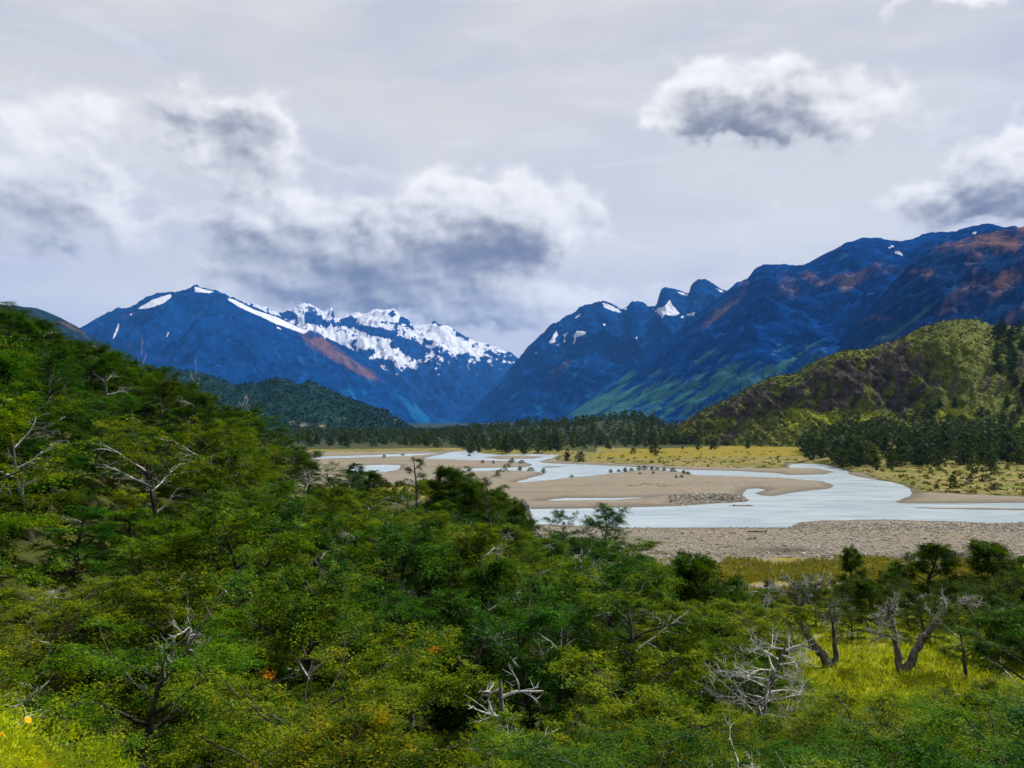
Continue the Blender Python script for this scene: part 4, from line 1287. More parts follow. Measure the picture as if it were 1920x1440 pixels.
# --- the beech forest of the near slopes
SKY_PX = [-400, 0, 60, 100, 180, 230, 280, 330, 400, 440, 480, 500, 540, 600, 640, 700, 760, 800, 850, 900, 960, 990, 1040, 1130, 1180, 1220, 1300, 1400, 1430, 1470, 1920, 2400]
SKY_PY = [520, 568, 590, 603, 648, 672, 688, 705, 735, 742, 775, 812, 828, 850, 880, 885, 895, 890, 880, 900, 930, 975, 985, 985, 1003, 1030, 1085, 1110, 1150, 1190, 1190, 1190]


def zone(px, s, x):
    if s < 16.5:
        return 0
    if px < 560:
        if s > 62:
            return 1
        return 2 if s > 34 else 3
    if px < 1010:
        if s > 58:
            return 4
        return 5 if s > 30 else 6
    if s > 40:
        return 7
    return 8 if px < 1440 else 9


ZONES = ["in the nearest row along the bottom edge", "on the skyline crest of the left hillside", "halfway up the left hillside", "at the foot of the left hillside",
         "on the spur beside the grassy knoll", "in the hollow before the spur", "in the dense middle of the foreground forest", "at the forest edge towards the gravel shore",
         "in the centre right of the foreground forest", "in the thicket below the green meadow"]
placed = []
Rf = np.random.default_rng(99)
cand = []
for _ in range(15000):
    th = Rf.uniform(-0.68, 0.64)
    r = math.sqrt(Rf.uniform(10.0 ** 2, 118.0 ** 2))
    cand.append((r * math.sin(th), r * math.cos(th)))
n_live = 0
forest = []
for (x, y) in cand:
    s = y
    px = CX + x / y * FOC
    if px < -170 or px > 2060 or s < 10.5:
        continue
    if px > 985 and s > np.interp(px, [985, 1100, 1300, 1420], [72, 66, 58, 46]):
        continue
    if px > 1440 and s > 23:
        if not (px > 1900 and 40 < s < 52):
            continue
    if px <= 985 and s > np.interp(px, [-170, 0, 300, 600, 760, 985], [112, 108, 104, 96, 100, 84]):
        continue
    knoll = math.hypot((px - 755) / 75, (s - 90) / 16) < 1
    if knoll:
        continue
    ghost = 470 < px < 590 and 80 < s < 110          # shrubby crest below the skyline
    if ghost and Rf.uniform() < 0.75:
        continue
    sp = 3.05 + 0.010 * s if s < 60 else 3.5
    if px > 1420 and s < 24:
        sp = 2.6
    if any((x - a) ** 2 + (y - b) ** 2 < sp * sp for a, b in placed):
        continue
    h = Rf.uniform(4.4, 7.4) if s > 24 else Rf.uniform(3.6, 5.4)
    if px > 1000 and s > 40:
        h *= 0.8
    xx = x
    zg = gz1(xx, s)
    limit = np.interp(px, SKY_PX, SKY_PY) + Rf.uniform(0, 22)
    if s < 26:
        limit = max(limit, np.interp(px, [0, 300, 500, 900, 1300, 1450, 1700, 1920], [1130, 1090, 1060, 1120, 1180, 1325, 1335, 1310]) + Rf.uniform(0, 60) - (s - 12) * 4)
    rad_px = 1.7 / s * FOC
    hsky = CAMZ + (HY - limit) / FOC * s - zg
    for (hp, hsd, bx) in HERO:
        if hsd > s + 0.5 and px + rad_px > bx[0] and px - rad_px < bx[2]:
            limit = max(limit, bx[1] + (bx[3] - bx[1]) * (bx[4] if len(bx) > 4 else 0.85))
    hmax = CAMZ + (HY - limit) / FOC * s - zg
    h = min(h, hmax)
    if h < 1.7 and hsky > 1.7 and px < 1300:
        h = min(hsky, Rf.uniform(1.7, 2.4))
    if h < 1.5:
        continue
    if any((x - (hp - CX) / FOC * hsd) ** 2 + (y - hsd) ** 2 < 1.3 ** 2 for hp, hsd, _ in HERO):
        continue
    placed.append((x, y))
    forest.append((px, s, h, x))
forest.sort(key=lambda q: q[1])
forest = forest[:285]
for (px, s, h, x) in forest:
    zi = zone(px, s, x)
    n = float(fbm(np.array([x / 14.0]), np.array([s / 14.0]), 2, 61)[0]) + random.uniform(-0.25, 0.25)
    tint = 'olive green' if n > 0.16 else ('deep green' if n < -0.16 else 'mid green')
    if s < 18 and px < 620:
        tint = random.choice(['yellow green', 'olive green', 'mid green', 'mid green'])
    if zi == 1 or (zi == 4 and s > 75):
        tint = random.choice(['dark green', 'dark green', 'deep green', 'mid green'])
    small = h < 2.6
    if small:
        kind, ms, canon, wid = ('dense bushy', BUSH, 2.1, 1.15) if random.random() < 0.75 else ('twiggy', BUSH2, 1.75, 1.15)
    else:
        k = random.choices(range(7), [5, 3, 4, 3, 4, 3, 2])[0]
        ms, canon = VAR[k], 5.4
        kind = ['wide layered', 'round-topped', 'flat-topped', 'pointed', 'spreading', 'round-topped', 'half-bare'][k]
        if s < 21:
            k = random.randrange(3); ms = NEAR[k]; kind = ['wide layered', 'round-topped', 'flat-topped'][k]
        wid = min(1.5, max(0.95, 4.9 / h)) * random.uniform(0.92, 1.12)
    jl = tuple(q * random.uniform(0.88, 1.12) for q in TINT[tint][:3]) + (1,)
    lab = f"{kind} {tint} {'beech bush' if small else 'beech'} {ZONES[zi]}"
    nm = "beech_bush" if small else "beech_tree"
    e = plant(nm, ms, px, s, h, jl, lab, 'bush' if small else 'tree', "beeches " + ZONES[zi], canon, None, wid, x=x)
    n_live += 1
print("forest trees", n_live)

# ------------------------------------------------------------------ riverbank trees and the far wood
def far_tree(seed, H=8.0, Wd=3.0, nq=420, size=0.55, tall=False, nb=14):
    R = np.random.default_rng(seed)
    g = Geo()
    tr = curve(R, (0, 0, -0.6), (R.normal(0, 0.05), R.normal(0, 0.05), 1), H * 0.8 + 0.6, 6, 0.06, 0.05)
    g.add(*tube(tr, np.linspace(0.2, 0.05, 7), 5), 0)
    cs = []
    for i in range(nb):
        u = 0.06 + 0.9 * (i + R.uniform(0, 1)) / nb
        w = Wd * (1.05 - u) ** 0.65 if tall else Wd * (0.55 + 0.6 * math.sin(math.pi * min(1, u + 0.08))) * (1 - 0.3 * u)
        a = i * 2.4 + R.normal(0, 0.3)
        rr = w * R.uniform(0.25, 0.75)
        cs.append((rr * math.cos(a), rr * math.sin(a), H * u, w * R.uniform(0.32, 0.5)))
    cs = np.array(cs)
    cs[:, 3] *= 1.15
    k = R.integers(0, nb, nq)
    d = R.normal(0, 1, (nq, 3)); d /= np.linalg.norm(d, axis=1, keepdims=True)
    c = cs[k, :3] + d * (cs[k, 3] * R.uniform(0.45, 1.05, nq))[:, None] * np.array([1.15, 1.15, 0.6])
    n = d + R.normal(0, 0.5, (nq, 3)) + np.array([0, 0, 0.5]); n /= np.linalg.norm(n, axis=1, keepdims=True)
    a = np.cross(n, R.normal(0, 1, (nq, 3))); a /= np.linalg.norm(a, axis=1, keepdims=True)
    b_ = np.cross(n, a)
    sz = size * R.uniform(0.5, 1.2, nq)[:, None]
    v = np.stack([c - a * sz, c + b_ * sz * 0.55, c + a * sz, c - b_ * sz * 0.55], 1).reshape(-1, 3)
    g.add(v, np.arange(len(v)).reshape(-1, 4), 1)
    return g


FT = [far_tree(61, 8.0, 3.9, 620, 0.5), far_tree(62, 8.5, 3.2, 620, 0.5), far_tree(63, 8.5, 2.9, 560, 0.5, tall=True), far_tree(64, 7.0, 4.2, 620, 0.5)]
def split_tree(g):
    """trunk mesh and crown mesh of a riverbank tree"""
    a, b_ = Geo(), Geo()
    a.add(g.v[0], g.q[0]); b_.add(g.v[1], g.q[1] - len(g.v[0]))
    return a.mesh("trunk", [BARK], True), b_.mesh("crown", [LEAF_FAR])


FTM = [split_tree(g) for g in FT]
FTINT = {'dark': (0.9, 0.95, 0.95, 1), 'grey-green': (1.45, 1.25, 1.9, 1), 'olive': (1.7, 1.4, 0.8, 1), 'blackish-green': (0.6, 0.65, 0.8, 1)}
FSHAPE = ['rounded', 'upright', 'pointed', 'wide']


def bank_tree(x, y, h, k, tint, label, group, z=None, nm="riverbank_tree", wid=1.0, cat="tree"):
    o = bpy.data.objects.new(nm, None)
    COL.objects.link(o)
    o.location = (x, y, gz1(x, y) if z is None else z)
    o.rotation_euler = (0, 0, random.uniform(0, 6.28))
    o.scale = (h / 8.3 * wid, h / 8.3 * wid, h / 8.3)
    link("trunk", FTM[k][0], o)
    c_ = link("crown", FTM[k][1], o)
    c_.color = FTINT[tint] if isinstance(tint, str) else tint
    return tag(o, label, cat, group)


Rb = np.random.default_rng(5)
cands = []
def scatter(n, px0, px1, front, back, zone_id, hmin, hmax, spacing):
    """front/back: functions of the column giving the distances between which the wood stands"""
    made = []
    tries = 0
    while len(made) < n and tries < n * 25:
        tries += 1
        px = Rb.uniform(px0, px1)
        f_, b_ = front(px), back(px)
        y = math.sqrt(Rb.uniform(f_ * f_, b_ * b_))
        x = (px - CX) / FOC * y
        if any(abs(x - m[0]) < spacing and abs(y - m[1]) < spacing and (x - m[0]) ** 2 + (y - m[1]) ** 2 < spacing ** 2 for m in made):
            continue
        made.append((x, y, Rb.uniform(hmin, hmax), zone_id, px))
    return made


iv = lambda xs, ys: (lambda q: float(np.interp(q, xs, ys)))
hill_foot = iv([1220, 1500, 1700, 1920, 2200], [560, 492, 455, 410, 395])
w1 = scatter(400, 1505, 2080, iv([1505, 1530, 1560, 1600, 1640, 1700, 1800, 1920, 2080], [372, 335, 300, 268, 262, 274, 272, 282, 290]), hill_foot, 1, 4.0, 10.5, 4.2)
w2 = scatter(680, 880, 1520, iv([880, 905, 1000, 1060, 1100, 1160, 1520], [425, 405, 408, 420, 485, 508, 525]), iv([880, 1100, 1250, 1520], [900, 850, 640, 600]), 2, 3.5, 10.0, 4.5)
w3 = scatter(520, 520, 900, iv([520, 600, 850, 900], [470, 475, 480, 470]), iv([520, 900], [1150, 1050]), 3, 4.0, 10.5, 6.2)
BANKZ = {1: "in the wood below the rocky hill", 2: "along the front of the wood across the river", 3: "at the edge of the distant wood upstream"}
allw = w1 + w2 + w3
allw.sort(key=lambda q: -q[2] / q[1])
singles, rest_ = [], []
cnt = {1: 0, 2: 0, 3: 0}
lim = {1: 130, 2: 70, 3: 30}
for q in sorted(allw, key=lambda q: q[1]):
    if cnt[q[3]] < lim[q[3]]:
        cnt[q[3]] += 1
        singles.append(q)
    else:
        rest_.append(q)
for (x, y, h, zid, px) in singles:
    k = random.choice([0, 0, 1, 2, 3, 3])
    tn = random.choices(['dark', 'grey-green', 'olive', 'blackish-green'], [5, 2, 2, 3])[0]
    size = 'tall' if h > 8 else ('mid-sized' if h > 6.8 else 'short')
    part_ = ''
    if zid == 1:
        part_ = ' by the bend' if px < 1640 else (' at right' if px > 1800 else ' near the lone bush')
    bank_tree(x, y, h, k, tn, f"{size} {FSHAPE[k]} {tn} tree {BANKZ[zid]}{part_}", "trees " + BANKZ[zid])
# the rest of the wood reads as one mass
tmpl = []
for sd in range(6):
    g = far_tree(70 + sd, 8.0, 3.8, 70, 1.05, False, 10)
    tmpl.append((np.concatenate(g.v), np.concatenate(g.q), np.concatenate(g.mi)))
VV, QQ, MI, off = [], [], [], 0
ys_ = np.array([q[1] for q in rest_]); xs_ = np.array([q[0] for q in rest_])
zs_ = ground_z(xs_, ys_)
for i, (x, y, h, zid, px) in enumerate(rest_):
    v, q, mi = tmpl[i % 6]
    a = random.uniform(0, 6.28); k = h / 8.0
    ca, sa = math.cos(a) * k, math.sin(a) * k
    VV.append(np.stack([v[:, 0] * ca - v[:, 1] * sa + x, v[:, 0] * sa + v[:, 1] * ca + y, v[:, 2] * k + zs_[i]], 1))
    QQ.append(q + off); MI.append(mi); off += len(v)
LEAF_WOOD = leaf_material("far_wood_leaves", (0.016, 0.040, 0.014), (0.042, 0.066, 0.020), (0.075, 0.085, 0.030), 0.3)
# vary the tone from tree to tree across the wood
nt_ = NT(LEAF_WOOD.node_tree)
wood = link("forest", make_mesh("forest", np.concatenate(VV), [np.concatenate(QQ)], [BARK, LEAF_WOOD], False, np.concatenate(MI)))
tag(wood, "dark mass of the wood filling the valley floor beyond the river", None, None, 'stuff')

# scattered young trees on the grassy banks
for i in range(64):
    if i < 34:
        px = Rb.uniform(895, 1500); d = Rb.uniform(428, 520)
        where = "on the grass before the far wood"
        if poly_sdf(np.array([[(px - CX) / FOC * d, d]]), GOLD)[0] < 0 and Rb.uniform() < 0.8:
            continue
    else:
        px = Rb.uniform(1600, 1960); d = Rb.uniform(200, 285)
        where = "on the tussocky right bank"
    x = (px - CX) / FOC * d
    if poly_sdf(np.array([[x, d]]), FARBANK)[0] > -4 or water_sdf(np.array([x]), np.array([d]))[0] < 3:
        continue
    h = Rb.uniform(1.2, 4.2) if i < 34 else Rb.uniform(0.8, 2.6)
    k = random.randrange(4); tn = random.choice(['dark', 'olive', 'grey-green', 'blackish-green'])
    bank_tree(x, d, h, k, tn, f"{'taller' if h > 2.4 else 'low'} {FSHAPE[k]} {tn} {'young tree' if h > 2 else 'bush'} {where}", "bushes and young trees on the banks", nm="young_tree" if h > 2 else "riverbank_bush", cat='tree' if h > 2 else 'bush', wid=1.25)

# trees out in the golden meadow and bushes on the right bank
for px, py, h, k, tn, lab in [
        (1230, 858, 6.0, 1, 'blackish-green', "lone dark pointed tree on the golden meadow across the river"),
        (1187, 856, 3.6, 3, 'blackish-green', "small dark round tree on the golden meadow, leftmost of its row"),
        (1221, 855, 3.8, 0, 'dark', "small dark tree close beside the lone pointed one on the golden meadow"),
        (1309, 849, 4.6, 0, 'dark', "dark tree on the golden meadow's back edge, left of the broad one"),
        (1338, 848, 6.0, 3, 'blackish-green', "broad dark tree on the back edge of the golden meadow"),
        (1402, 847, 5.5, 0, 'dark', "dark rounded tree on the golden meadow, right of the broad one"),
        (1064, 867, 5.5, 2, 'blackish-green', "dark tree at the water's edge where the far bank juts out"),
        (1088, 868, 5.0, 3, 'dark', "bushy dark tree at the jutting far bank, right of the first"),
        (1520, 868, 7.5, 1, 'dark', "dark upright tree at the right end of the golden meadow"),
        (1788, 922, 4.4, 2, 'olive', "tall dark bush standing alone on the right river bank"),
        (1756, 924, 1.6, 3, 'olive', "low round bush left of the tall lone bush on the right bank"),
        (1862, 926, 2.0, 3, 'grey-green', "low wide grey-green bush on the right bank near the edge"),
        (1826, 896, 6.0, 1, 'olive', "light olive tree standing out before the riverside wood at right"),
        (1858, 890, 6.5, 0, 'dark', "dark round tree standing out before the riverside wood near the right edge"),
        (1712, 912, 1.3, 3, 'olive', "tiny bush on the undercut bank at the river bend")]:
    d = CAMZ * FOC / (py - HY)
    bank_tree((px - CX) / FOC * d, d, h, k, tn, lab, None, nm="riverbank_bush" if 'bush' in lab and 'bushy' not in lab else "riverbank_tree", cat='bush' if 'bush' in lab and 'bushy' not in lab else 'tree')

# dark trees on the right flank of the rocky hill
flank = []
Rh = np.random.default_rng(8)
nrow_front = 150
while len(flank) < 46:
    i = Rh.integers(4, 140); j = Rh.integers(0, 478)
    pxh = HPX[i, j]; x, y, z = HX[i, j], HD[i, j], HZ[i, j]
    pyh = HY - (z - CAMZ) * FOC / y
    ok = (1865 < pxh < 1990 and 615 < pyh < 800) or (1690 < pxh < 1900 and 745 < pyh < 812 and Rh.uniform() < 0.7)
    if not ok or any((x - a) ** 2 + (y - b) ** 2 < 30 for a, b, *_ in flank):
        continue
    flank.append((x, y, z, pxh, pyh))
for (x, y, z, pxh, pyh) in flank:
    up = pxh > 1862 and pyh < 745
    k = random.choice([0, 1, 2, 3]); tn = random.choice(['dark', 'blackish-green'])
    h = random.uniform(7, 11) if up else random.uniform(6, 9)
    lvl = "near the top" if pyh < 660 else "halfway up"
    lab = f"{'tall' if h > 8.5 else 'short'} {FSHAPE[k]} {tn} tree {lvl} the hill's right flank" if up else f"{'tall' if h > 7.5 else 'short'} {FSHAPE[k]} {tn} tree among bright grass at the rocky hill's foot"
    bank_tree(x, y, h, k, tn, lab, "trees on the rocky hill", z - 0.3, nm="hillside_tree")

# low scrub all over the rocky hill, tussocks on the banks, grass on the meadow: nobody could count these
def clumps(name, label, P, sizes, nq, material, flat=0.55, seed=0, elong=1.0):
    R = np.random.default_rng(seed)
    P = np.asarray(P); n = len(P)
    d = R.normal(0, 1, (n, nq, 3)); d[..., 2] = np.abs(d[..., 2]); d /= np.linalg.norm(d, axis=-1, keepdims=True)
    S = np.asarray(sizes)[:, None, None]
    c = P[:, None] + d * S * R.uniform(0.3, 0.8, (n, nq, 1)) * np.array([1, 1, flat])
    nn = d + R.normal(0, 0.5, d.shape); nn /= np.linalg.norm(nn, axis=-1, keepdims=True)
    a = np.cross(nn, R.normal(0, 1, d.shape)); a /= np.linalg.norm(a, axis=-1, keepdims=True)
    b_ = np.cross(nn, a)
    z_ = S * R.uniform(0.25, 0.5, (n, nq, 1))
    v = np.stack([c - a * z_ * elong, c + b_ * z_ * 0.5, c + a * z_ * elong, c - b_ * z_ * 0.5], 2).reshape(-1, 3)
    o = link(name, make_mesh(name, v, [np.arange(len(v)).reshape(-1, 4)], [material]))
    return tag(o, label, None, None, 'stuff')


LEAF_SCRUB = leaf_material("hill_scrub", (0.022, 0.030, 0.010), (0.060, 0.070, 0.016), (0.13, 0.13, 0.025), 0.2)
sel_i = Rh.integers(3, 150, 4200); sel_j = Rh.integers(0, 440, 4200)
clumps("scrub", "low scrub dotted over the rocky hill", np.stack([HX[sel_i, sel_j], HD[sel_i, sel_j], HZ[sel_i, sel_j]], 1), Rh.uniform(0.7, 2.6, 4200), 5, LEAF_SCRUB, 0.7, 3)
wh = bpy.data.objects["hill_wooded"].data
wv_ = np.empty(len(wh.vertices) * 3, np.float32); wh.vertices.foreach_get('co', wv_); wv_ = wv_.reshape(-1, 3)
wv_ = wv_[(wv_[:, 2] > 4) & (wv_[:, 0] > -720)]
wsel = wv_[Rh.integers(0, len(wv_), 3000)] + Rh.normal(0, 2.0, (3000, 3)) * np.array([1, 1, 0.2])
LEAF_HW = leaf_material("wooded_hill_leaves", (0.006, 0.022, 0.016), (0.014, 0.036, 0.022), (0.035, 0.055, 0.026), 0.2)
clumps("hill_forest", "dark trees covering the wooded hill at the river bend", wsel, Rh.uniform(3.0, 6.5, 3000), 6, LEAF_HW, 1.2, 31)
TUSS = leaf_material("bank_tussocks", (0.055, 0.065, 0.014), (0.15, 0.14, 0.030), (0.28, 0.22, 0.06), 0.25)
tp = []
while len(tp) < 1500:
    px = Rb.uniform(1060, 2050); py = Rb.uniform(852, 934)
    d = CAMZ * FOC / (py - HY); x = (px - CX) / FOC * d
    tp.append((x, d))
tp = np.array(tp)
fb_ = poly_sdf(tp, FARBANK); wd_ = water_sdf(tp[:, 0], tp[:, 1])
tp = tp[(fb_ < -1) & (wd_ > 1.5)]
clumps("tussocks", "tussock grass and heath on the far river bank", np.stack([tp[:, 0], tp[:, 1], ground_z(tp[:, 0], tp[:, 1])], 1), Rb.uniform(0.4, 1.5, len(tp)), 10, TUSS, 0.6, 4)

# dark low bushes on the gravel bars, one by one
BARB = [(1145, 884, 1.1), (1160, 882.5, 0.9), (1172, 883, 1.2), (1184, 882, 1.0), (1198, 881.5, 1.2), (1208, 881.3, 1.3), (1222, 882, 1.1), (1232, 882, 0.9), (1245, 883, 1.0), (1262, 885, 1.2), (1282, 888, 1.0),
        (1290, 889, 0.9), (1268, 897, 0.7), (1278, 896, 0.7), (1225, 889, 0.7), (1200, 890, 0.6), (960, 868, 1.6), (978, 869, 1.3), (975, 881, 1.3), (995, 881, 1.4), (1019, 885, 1.3), (905, 868, 1.0), (925, 869, 0.9),
        (1072, 893, 0.8), (880, 853, 1.5), (755, 852, 1.4), (720, 858, 1.3)]
for i, (px, py, h) in enumerate(BARB):
    d = CAMZ * FOC / (py + 2 - HY)
    if py > 880 and 1140 < px < 1300:
        lab = f"{'larger' if h >= 1.1 else ('small' if h >= 0.85 else 'tiny')} dark bush {'on the crest' if py < 887 else 'on the sand below the crest'} of the big gravel bar"
    else:
        lab = f"{'larger' if h > 1.25 else 'small'} dark bush on the {'middle islets of the braided river' if px > 850 and py > 860 else 'far upstream flats'}"
    bank_tree((px - CX) / FOC * d, d, h * 1.35, 3 if i % 2 else 0, random.choice(['olive', 'dark']), lab, "bushes on the gravel bars", nm="gravel_bar_bush", wid=1.5, cat="bush")

# ------------------------------------------------------------------ stones, driftwood, rock
gsm, t, b = mat("river_cobbles", 0.85, 0.25)
gi = t.node('ShaderNodeNewGeometry')
rp = t.node('ShaderNodeValToRGB')
rp.color_ramp.elements[0].color = (0.10, 0.09, 0.08, 1); rp.color_ramp.elements[1].color = (0.46, 0.42, 0.36, 1)
e_ = rp.color_ramp.elements.new(0.35); e_.color = (0.205, 0.185, 0.155, 1)
e_ = rp.color_ramp.elements.new(0.7); e_.color = (0.29, 0.26, 0.21, 1)
t.l.new(gi.outputs['Random Per Island'], rp.inputs[0])
t.l.new(rp.outputs[0], b.inputs['Base Color'])
Rg = np.random.default_rng(17)
n = 19000
px = Rg.uniform(980, 2000, n); py = 992 + (1062 - 992) * Rg.uniform(0, 1, n) ** 1.0
d = CAMZ * FOC / (py - HY); x = (px - CX) / FOC * d
z = ground_z(x, d)
wd_ = water_sdf(x, d)
keep = wd_ > 0.3
extra = 4500
px2 = Rg.uniform(1480, 2000, extra); d2 = Rg.normal(122.5, 3.2, extra); x2 = (px2 - CX) / FOC * d2
z2 = ground_z(x2, d2); k2 = water_sdf(x2, d2) > 0.2
px3 = Rg.uniform(1255, 1410, 1800); d3 = Rg.normal(167, 4, 1800); x3 = (px3 - CX) / FOC * d3
z3 = ground_z(x3, d3); k3 = water_sdf(x3, d3) > 0.3
C = np.concatenate([np.stack([x, d, z], 1)[keep], np.stack([x2, d2, z2], 1)[k2], np.stack([x3, d3, z3], 1)[k3]])
S = np.concatenate([Rg.uniform(0.04, 0.10, keep.sum()) * (1 + 1.2 * (Rg.uniform(0, 1, keep.sum()) > 0.9)), Rg.uniform(0.06, 0.19, k2.sum()), Rg.uniform(0.1, 0.3, k3.sum())])
m_ = len(C)
cube = np.array([(-1, -1, -1), (1, -1, -1), (1, 1, -1), (-1, 1, -1), (-1, -1, 1), (1, -1, 1), (1, 1, 1), (-1, 1, 1)], float)
cq = np.array([(0, 3, 2, 1), (4, 5, 6, 7), (0, 1, 5, 4), (1, 2, 6, 5), (2, 3, 7, 6), (3, 0, 4, 7)])
vv = cube[None] * Rg.uniform(0.55, 1.1, (m_, 8, 1)) * Rg.uniform(0.6, 1.3, (m_, 1, 3)) * np.array([1, 1, 0.6])
an = Rg.uniform(0, 6.28, m_); ca, sa = np.cos(an)[:, None], np.sin(an)[:, None]
vv = np.stack([vv[..., 0] * ca - vv[..., 1] * sa, vv[..., 0] * sa + vv[..., 1] * ca, vv[..., 2]], -1) * S[:, None, None] + C[:, None]
grav = link("gravel", make_mesh("gravel", vv.reshape(-1, 3), [(cq[None] + (np.arange(m_) * 8)[:, None, None]).reshape(-1, 4)], [gsm]))
tag(grav, "loose cobbles of the gravel shore", None, None, 'stuff')

DRIFT = bark_material("driftwood", (0.05, 0.042, 0.034), (0.16, 0.14, 0.115))


def log(px, py, L, r, rot, label, root=True, seed=1):
    R = np.random.default_rng(seed)
    d = CAMZ * FOC / (py - HY) * 0.985
    x = (px - CX) / FOC * d
    g = Geo()
    c_ = curve(R, (-L / 2, 0, r * 0.8), (1, 0, 0.02), L, 7, 0.06, 0.0)
    g.add(*tube(c_, np.linspace(r * 0.5, r, 8), 7))
    o = bpy.data.objects.new("driftwood_log", None); COL.objects.link(o)
    o.location = (x, d, gz1(x, d)); o.rotation_euler = (0, 0, rot)
    tag(o, label, "log")
    t_ = link("trunk", g.mesh("trunk", [DRIFT], True), o)
    rg = Geo()
    for k in range(7 if root else 3):
        a = k * 0.9 + R.normal(0, 0.2)
        base_ = c_[-1] if root else c_[R.integers(2, 6)]
        cc = curve(R, base_ - np.array([0.1, 0, 0]), (0.5, math.cos(a), abs(math.sin(a)) * 0.9), (0.5 if root else 0.6) * R.uniform(0.6, 1.2) * L / 2.2, 4, 0.2, 0.0)
        rg.add(*tube(cc, np.linspace(r * 0.55, r * 0.12, 5), 5))
    link("roots" if root else "branches", rg.mesh("roots", [DRIFT], True), o)
    return o


log(1418, 1001, 2.6, 0.17, 0.15, "driftwood trunk with upturned root lying at the water's edge", True, 3)
log(1408, 1017, 1.6, 0.10, 0.1, "short dark stick on the gravel below the big driftwood trunk", False, 4)
log(1372, 1003, 1.2, 0.09, -0.1, "small dark branch on the gravel left of the big driftwood trunk", False, 5)
log(1195, 912, 5.0, 0.16, 0.2, "long bleached driftwood tangle on the big gravel bar", False, 6)
log(1218, 909, 4.0, 0.14, -0.3, "shorter driftwood pile right of the long tangle on the bar", True, 7)
log(1248, 913, 4.2, 0.12, 0.05, "thin straight driftwood pole at the right of the bar's tangle", False, 8)
log(1327, 906, 1.6, 0.12, 0.4, "dark driftwood stump alone on the bar near the inlet", True, 9)

# rock outcrop where the spur drops to the river
rkm, t, b = mat("outcrop_rock", 0.9, 0.2)
pos = t.node('ShaderNodeTexCoord').outputs['Object']
nr = t.noise(pos, 1.6, 6.0, 0.65)
t.l.new(t.mix(t.ss(nr, 0.35, 0.65), (0.10, 0.095, 0.085), (0.26, 0.24, 0.21)), b.inputs['Base Color'])
bump(t, b, nr, 0.9, 0.2)


def rock(px, s, w, h, label, seed, dz=0.0, rot=0.0):
    th_, ph = np.meshgrid(np.linspace(0, 2 * np.pi, 29)[:-1], np.linspace(0.02, np.pi * 0.62, 14))
    x, y, z = np.sin(ph) * np.cos(th_), np.sin(ph) * np.sin(th_), np.cos(ph)
    k = 1 + 0.34 * ridged(th_ * 0.9 + seed, ph * 1.6, 3, seed) + 0.15 * fbm(th_ * 4, ph * 4, 2, seed)
    k = np.round(k * 5) / 5 * 0.5 + k * 0.5
    k = k * (1 - np.exp(-(((th_ - 2 * np.pi) / 0.35) ** 2))) + k[:, :1] * np.exp(-(((th_ - 2 * np.pi) / 0.35) ** 2))
    v = np.stack([(x * k * w).ravel(), (y * k * w * 0.8).ravel(), (z * k * h).ravel()], 1)
    me = make_mesh("rock_outcrop", v, [grid_faces(14, 28, True)], [rkm], False)
    X_ = (px - CX) / FOC * s
    o = link("rock_outcrop", me, None, (X_, s, gz1(X_, s) + dz), rot)
    return tag(o, label, "rock")


rock(977, 86, 1.7, 4.4, "grey rock face at the tip of the spur above the river", 3, -1.0, 0.4)
rock(1000, 88, 1.2, 2.2, "lower grey boulder at the foot of the spur's rock face", 5, -0.4, 1.2)
rock(762, 93, 1.3, 0.7, "low pale rock on the grassy knoll", 7, -0.2)

# ------------------------------------------------------------------ meadow grass, cushions, flowers
BLADE = leaf_material("meadow_grass", (0.16, 0.21, 0.006), (0.33, 0.37, 0.010), (0.50, 0.43, 0.025), 0.45)
def blades(name, label, P, hmin, hmax, nb, material, seed, lean=0.4, width=0.02):
    R = np.random.default_rng(seed)
    P = np.asarray(P); n = len(P)
    a = R.uniform(0, 6.28, (n, nb)); h = R.uniform(hmin, hmax, (n, nb))
    base_ = P[:, None] + np.stack([R.normal(0, 0.10, (n, nb)), R.normal(0, 0.10, (n, nb)), np.full((n, nb), -0.03)], -1)
    tip = base_ + np.stack([np.cos(a) * lean * h, np.sin(a) * lean * h, h], -1)
    mid = base_ * 0.45 + tip * 0.55 + np.stack([np.zeros((n, nb)), np.zeros((n, nb)), 0.1 * h], -1)
    w = np.stack([-np.sin(a), np.cos(a), np.zeros((n, nb))], -1) * width
    v = np.stack([base_, mid - w, tip, mid + w], 2).reshape(-1, 3)
    o = link(name, make_mesh(name, v, [np.arange(len(v)).reshape(-1, 4)], [material]))
    return tag(o, label, None, None, 'stuff')


Rm = np.random.default_rng(23)
px = Rm.uniform(1400, 2000, 10500); s = 1 / Rm.uniform(1 / 92, 1 / 21, 10500); x = (px - CX) / FOC * s
z, ma_, _ = ground_z(x, s, True)
k = (ma_[:, 1] + Rm.uniform(-0.3, 0.3, len(x)) > 0.5) & (s < 66)
blades("meadow_grass", "fresh yellow-green grass of the meadow", np.stack([x, s, z], 1)[k], 0.12, 0.42, 7, BLADE, 2, 0.5, 0.028)
DRYB = leaf_material("dry_grass", (0.11, 0.12, 0.012), (0.21, 0.19, 0.020), (0.32, 0.26, 0.045), 0.35)
k2 = (s >= 58) & (s < 92) & (ma_[:, 0] < 0.6)
pxx = Rm.uniform(1000, 2050, 5000); sx = Rm.uniform(60, 92, 5000); xx = (pxx - CX) / FOC * sx
zx, mx_, _ = ground_z(xx, sx, True)
k3 = mx_[:, 0] < 0.55
blades("dry_grass", "dry golden grass along the gravel shore", np.concatenate([np.stack([x, s, z], 1)[k2], np.stack([xx, sx, zx], 1)[k3]]), 0.2, 0.6, 7, DRYB, 3, 0.45, 0.045)
flm, t, b = mat("white_petals", 0.8, 0.2)
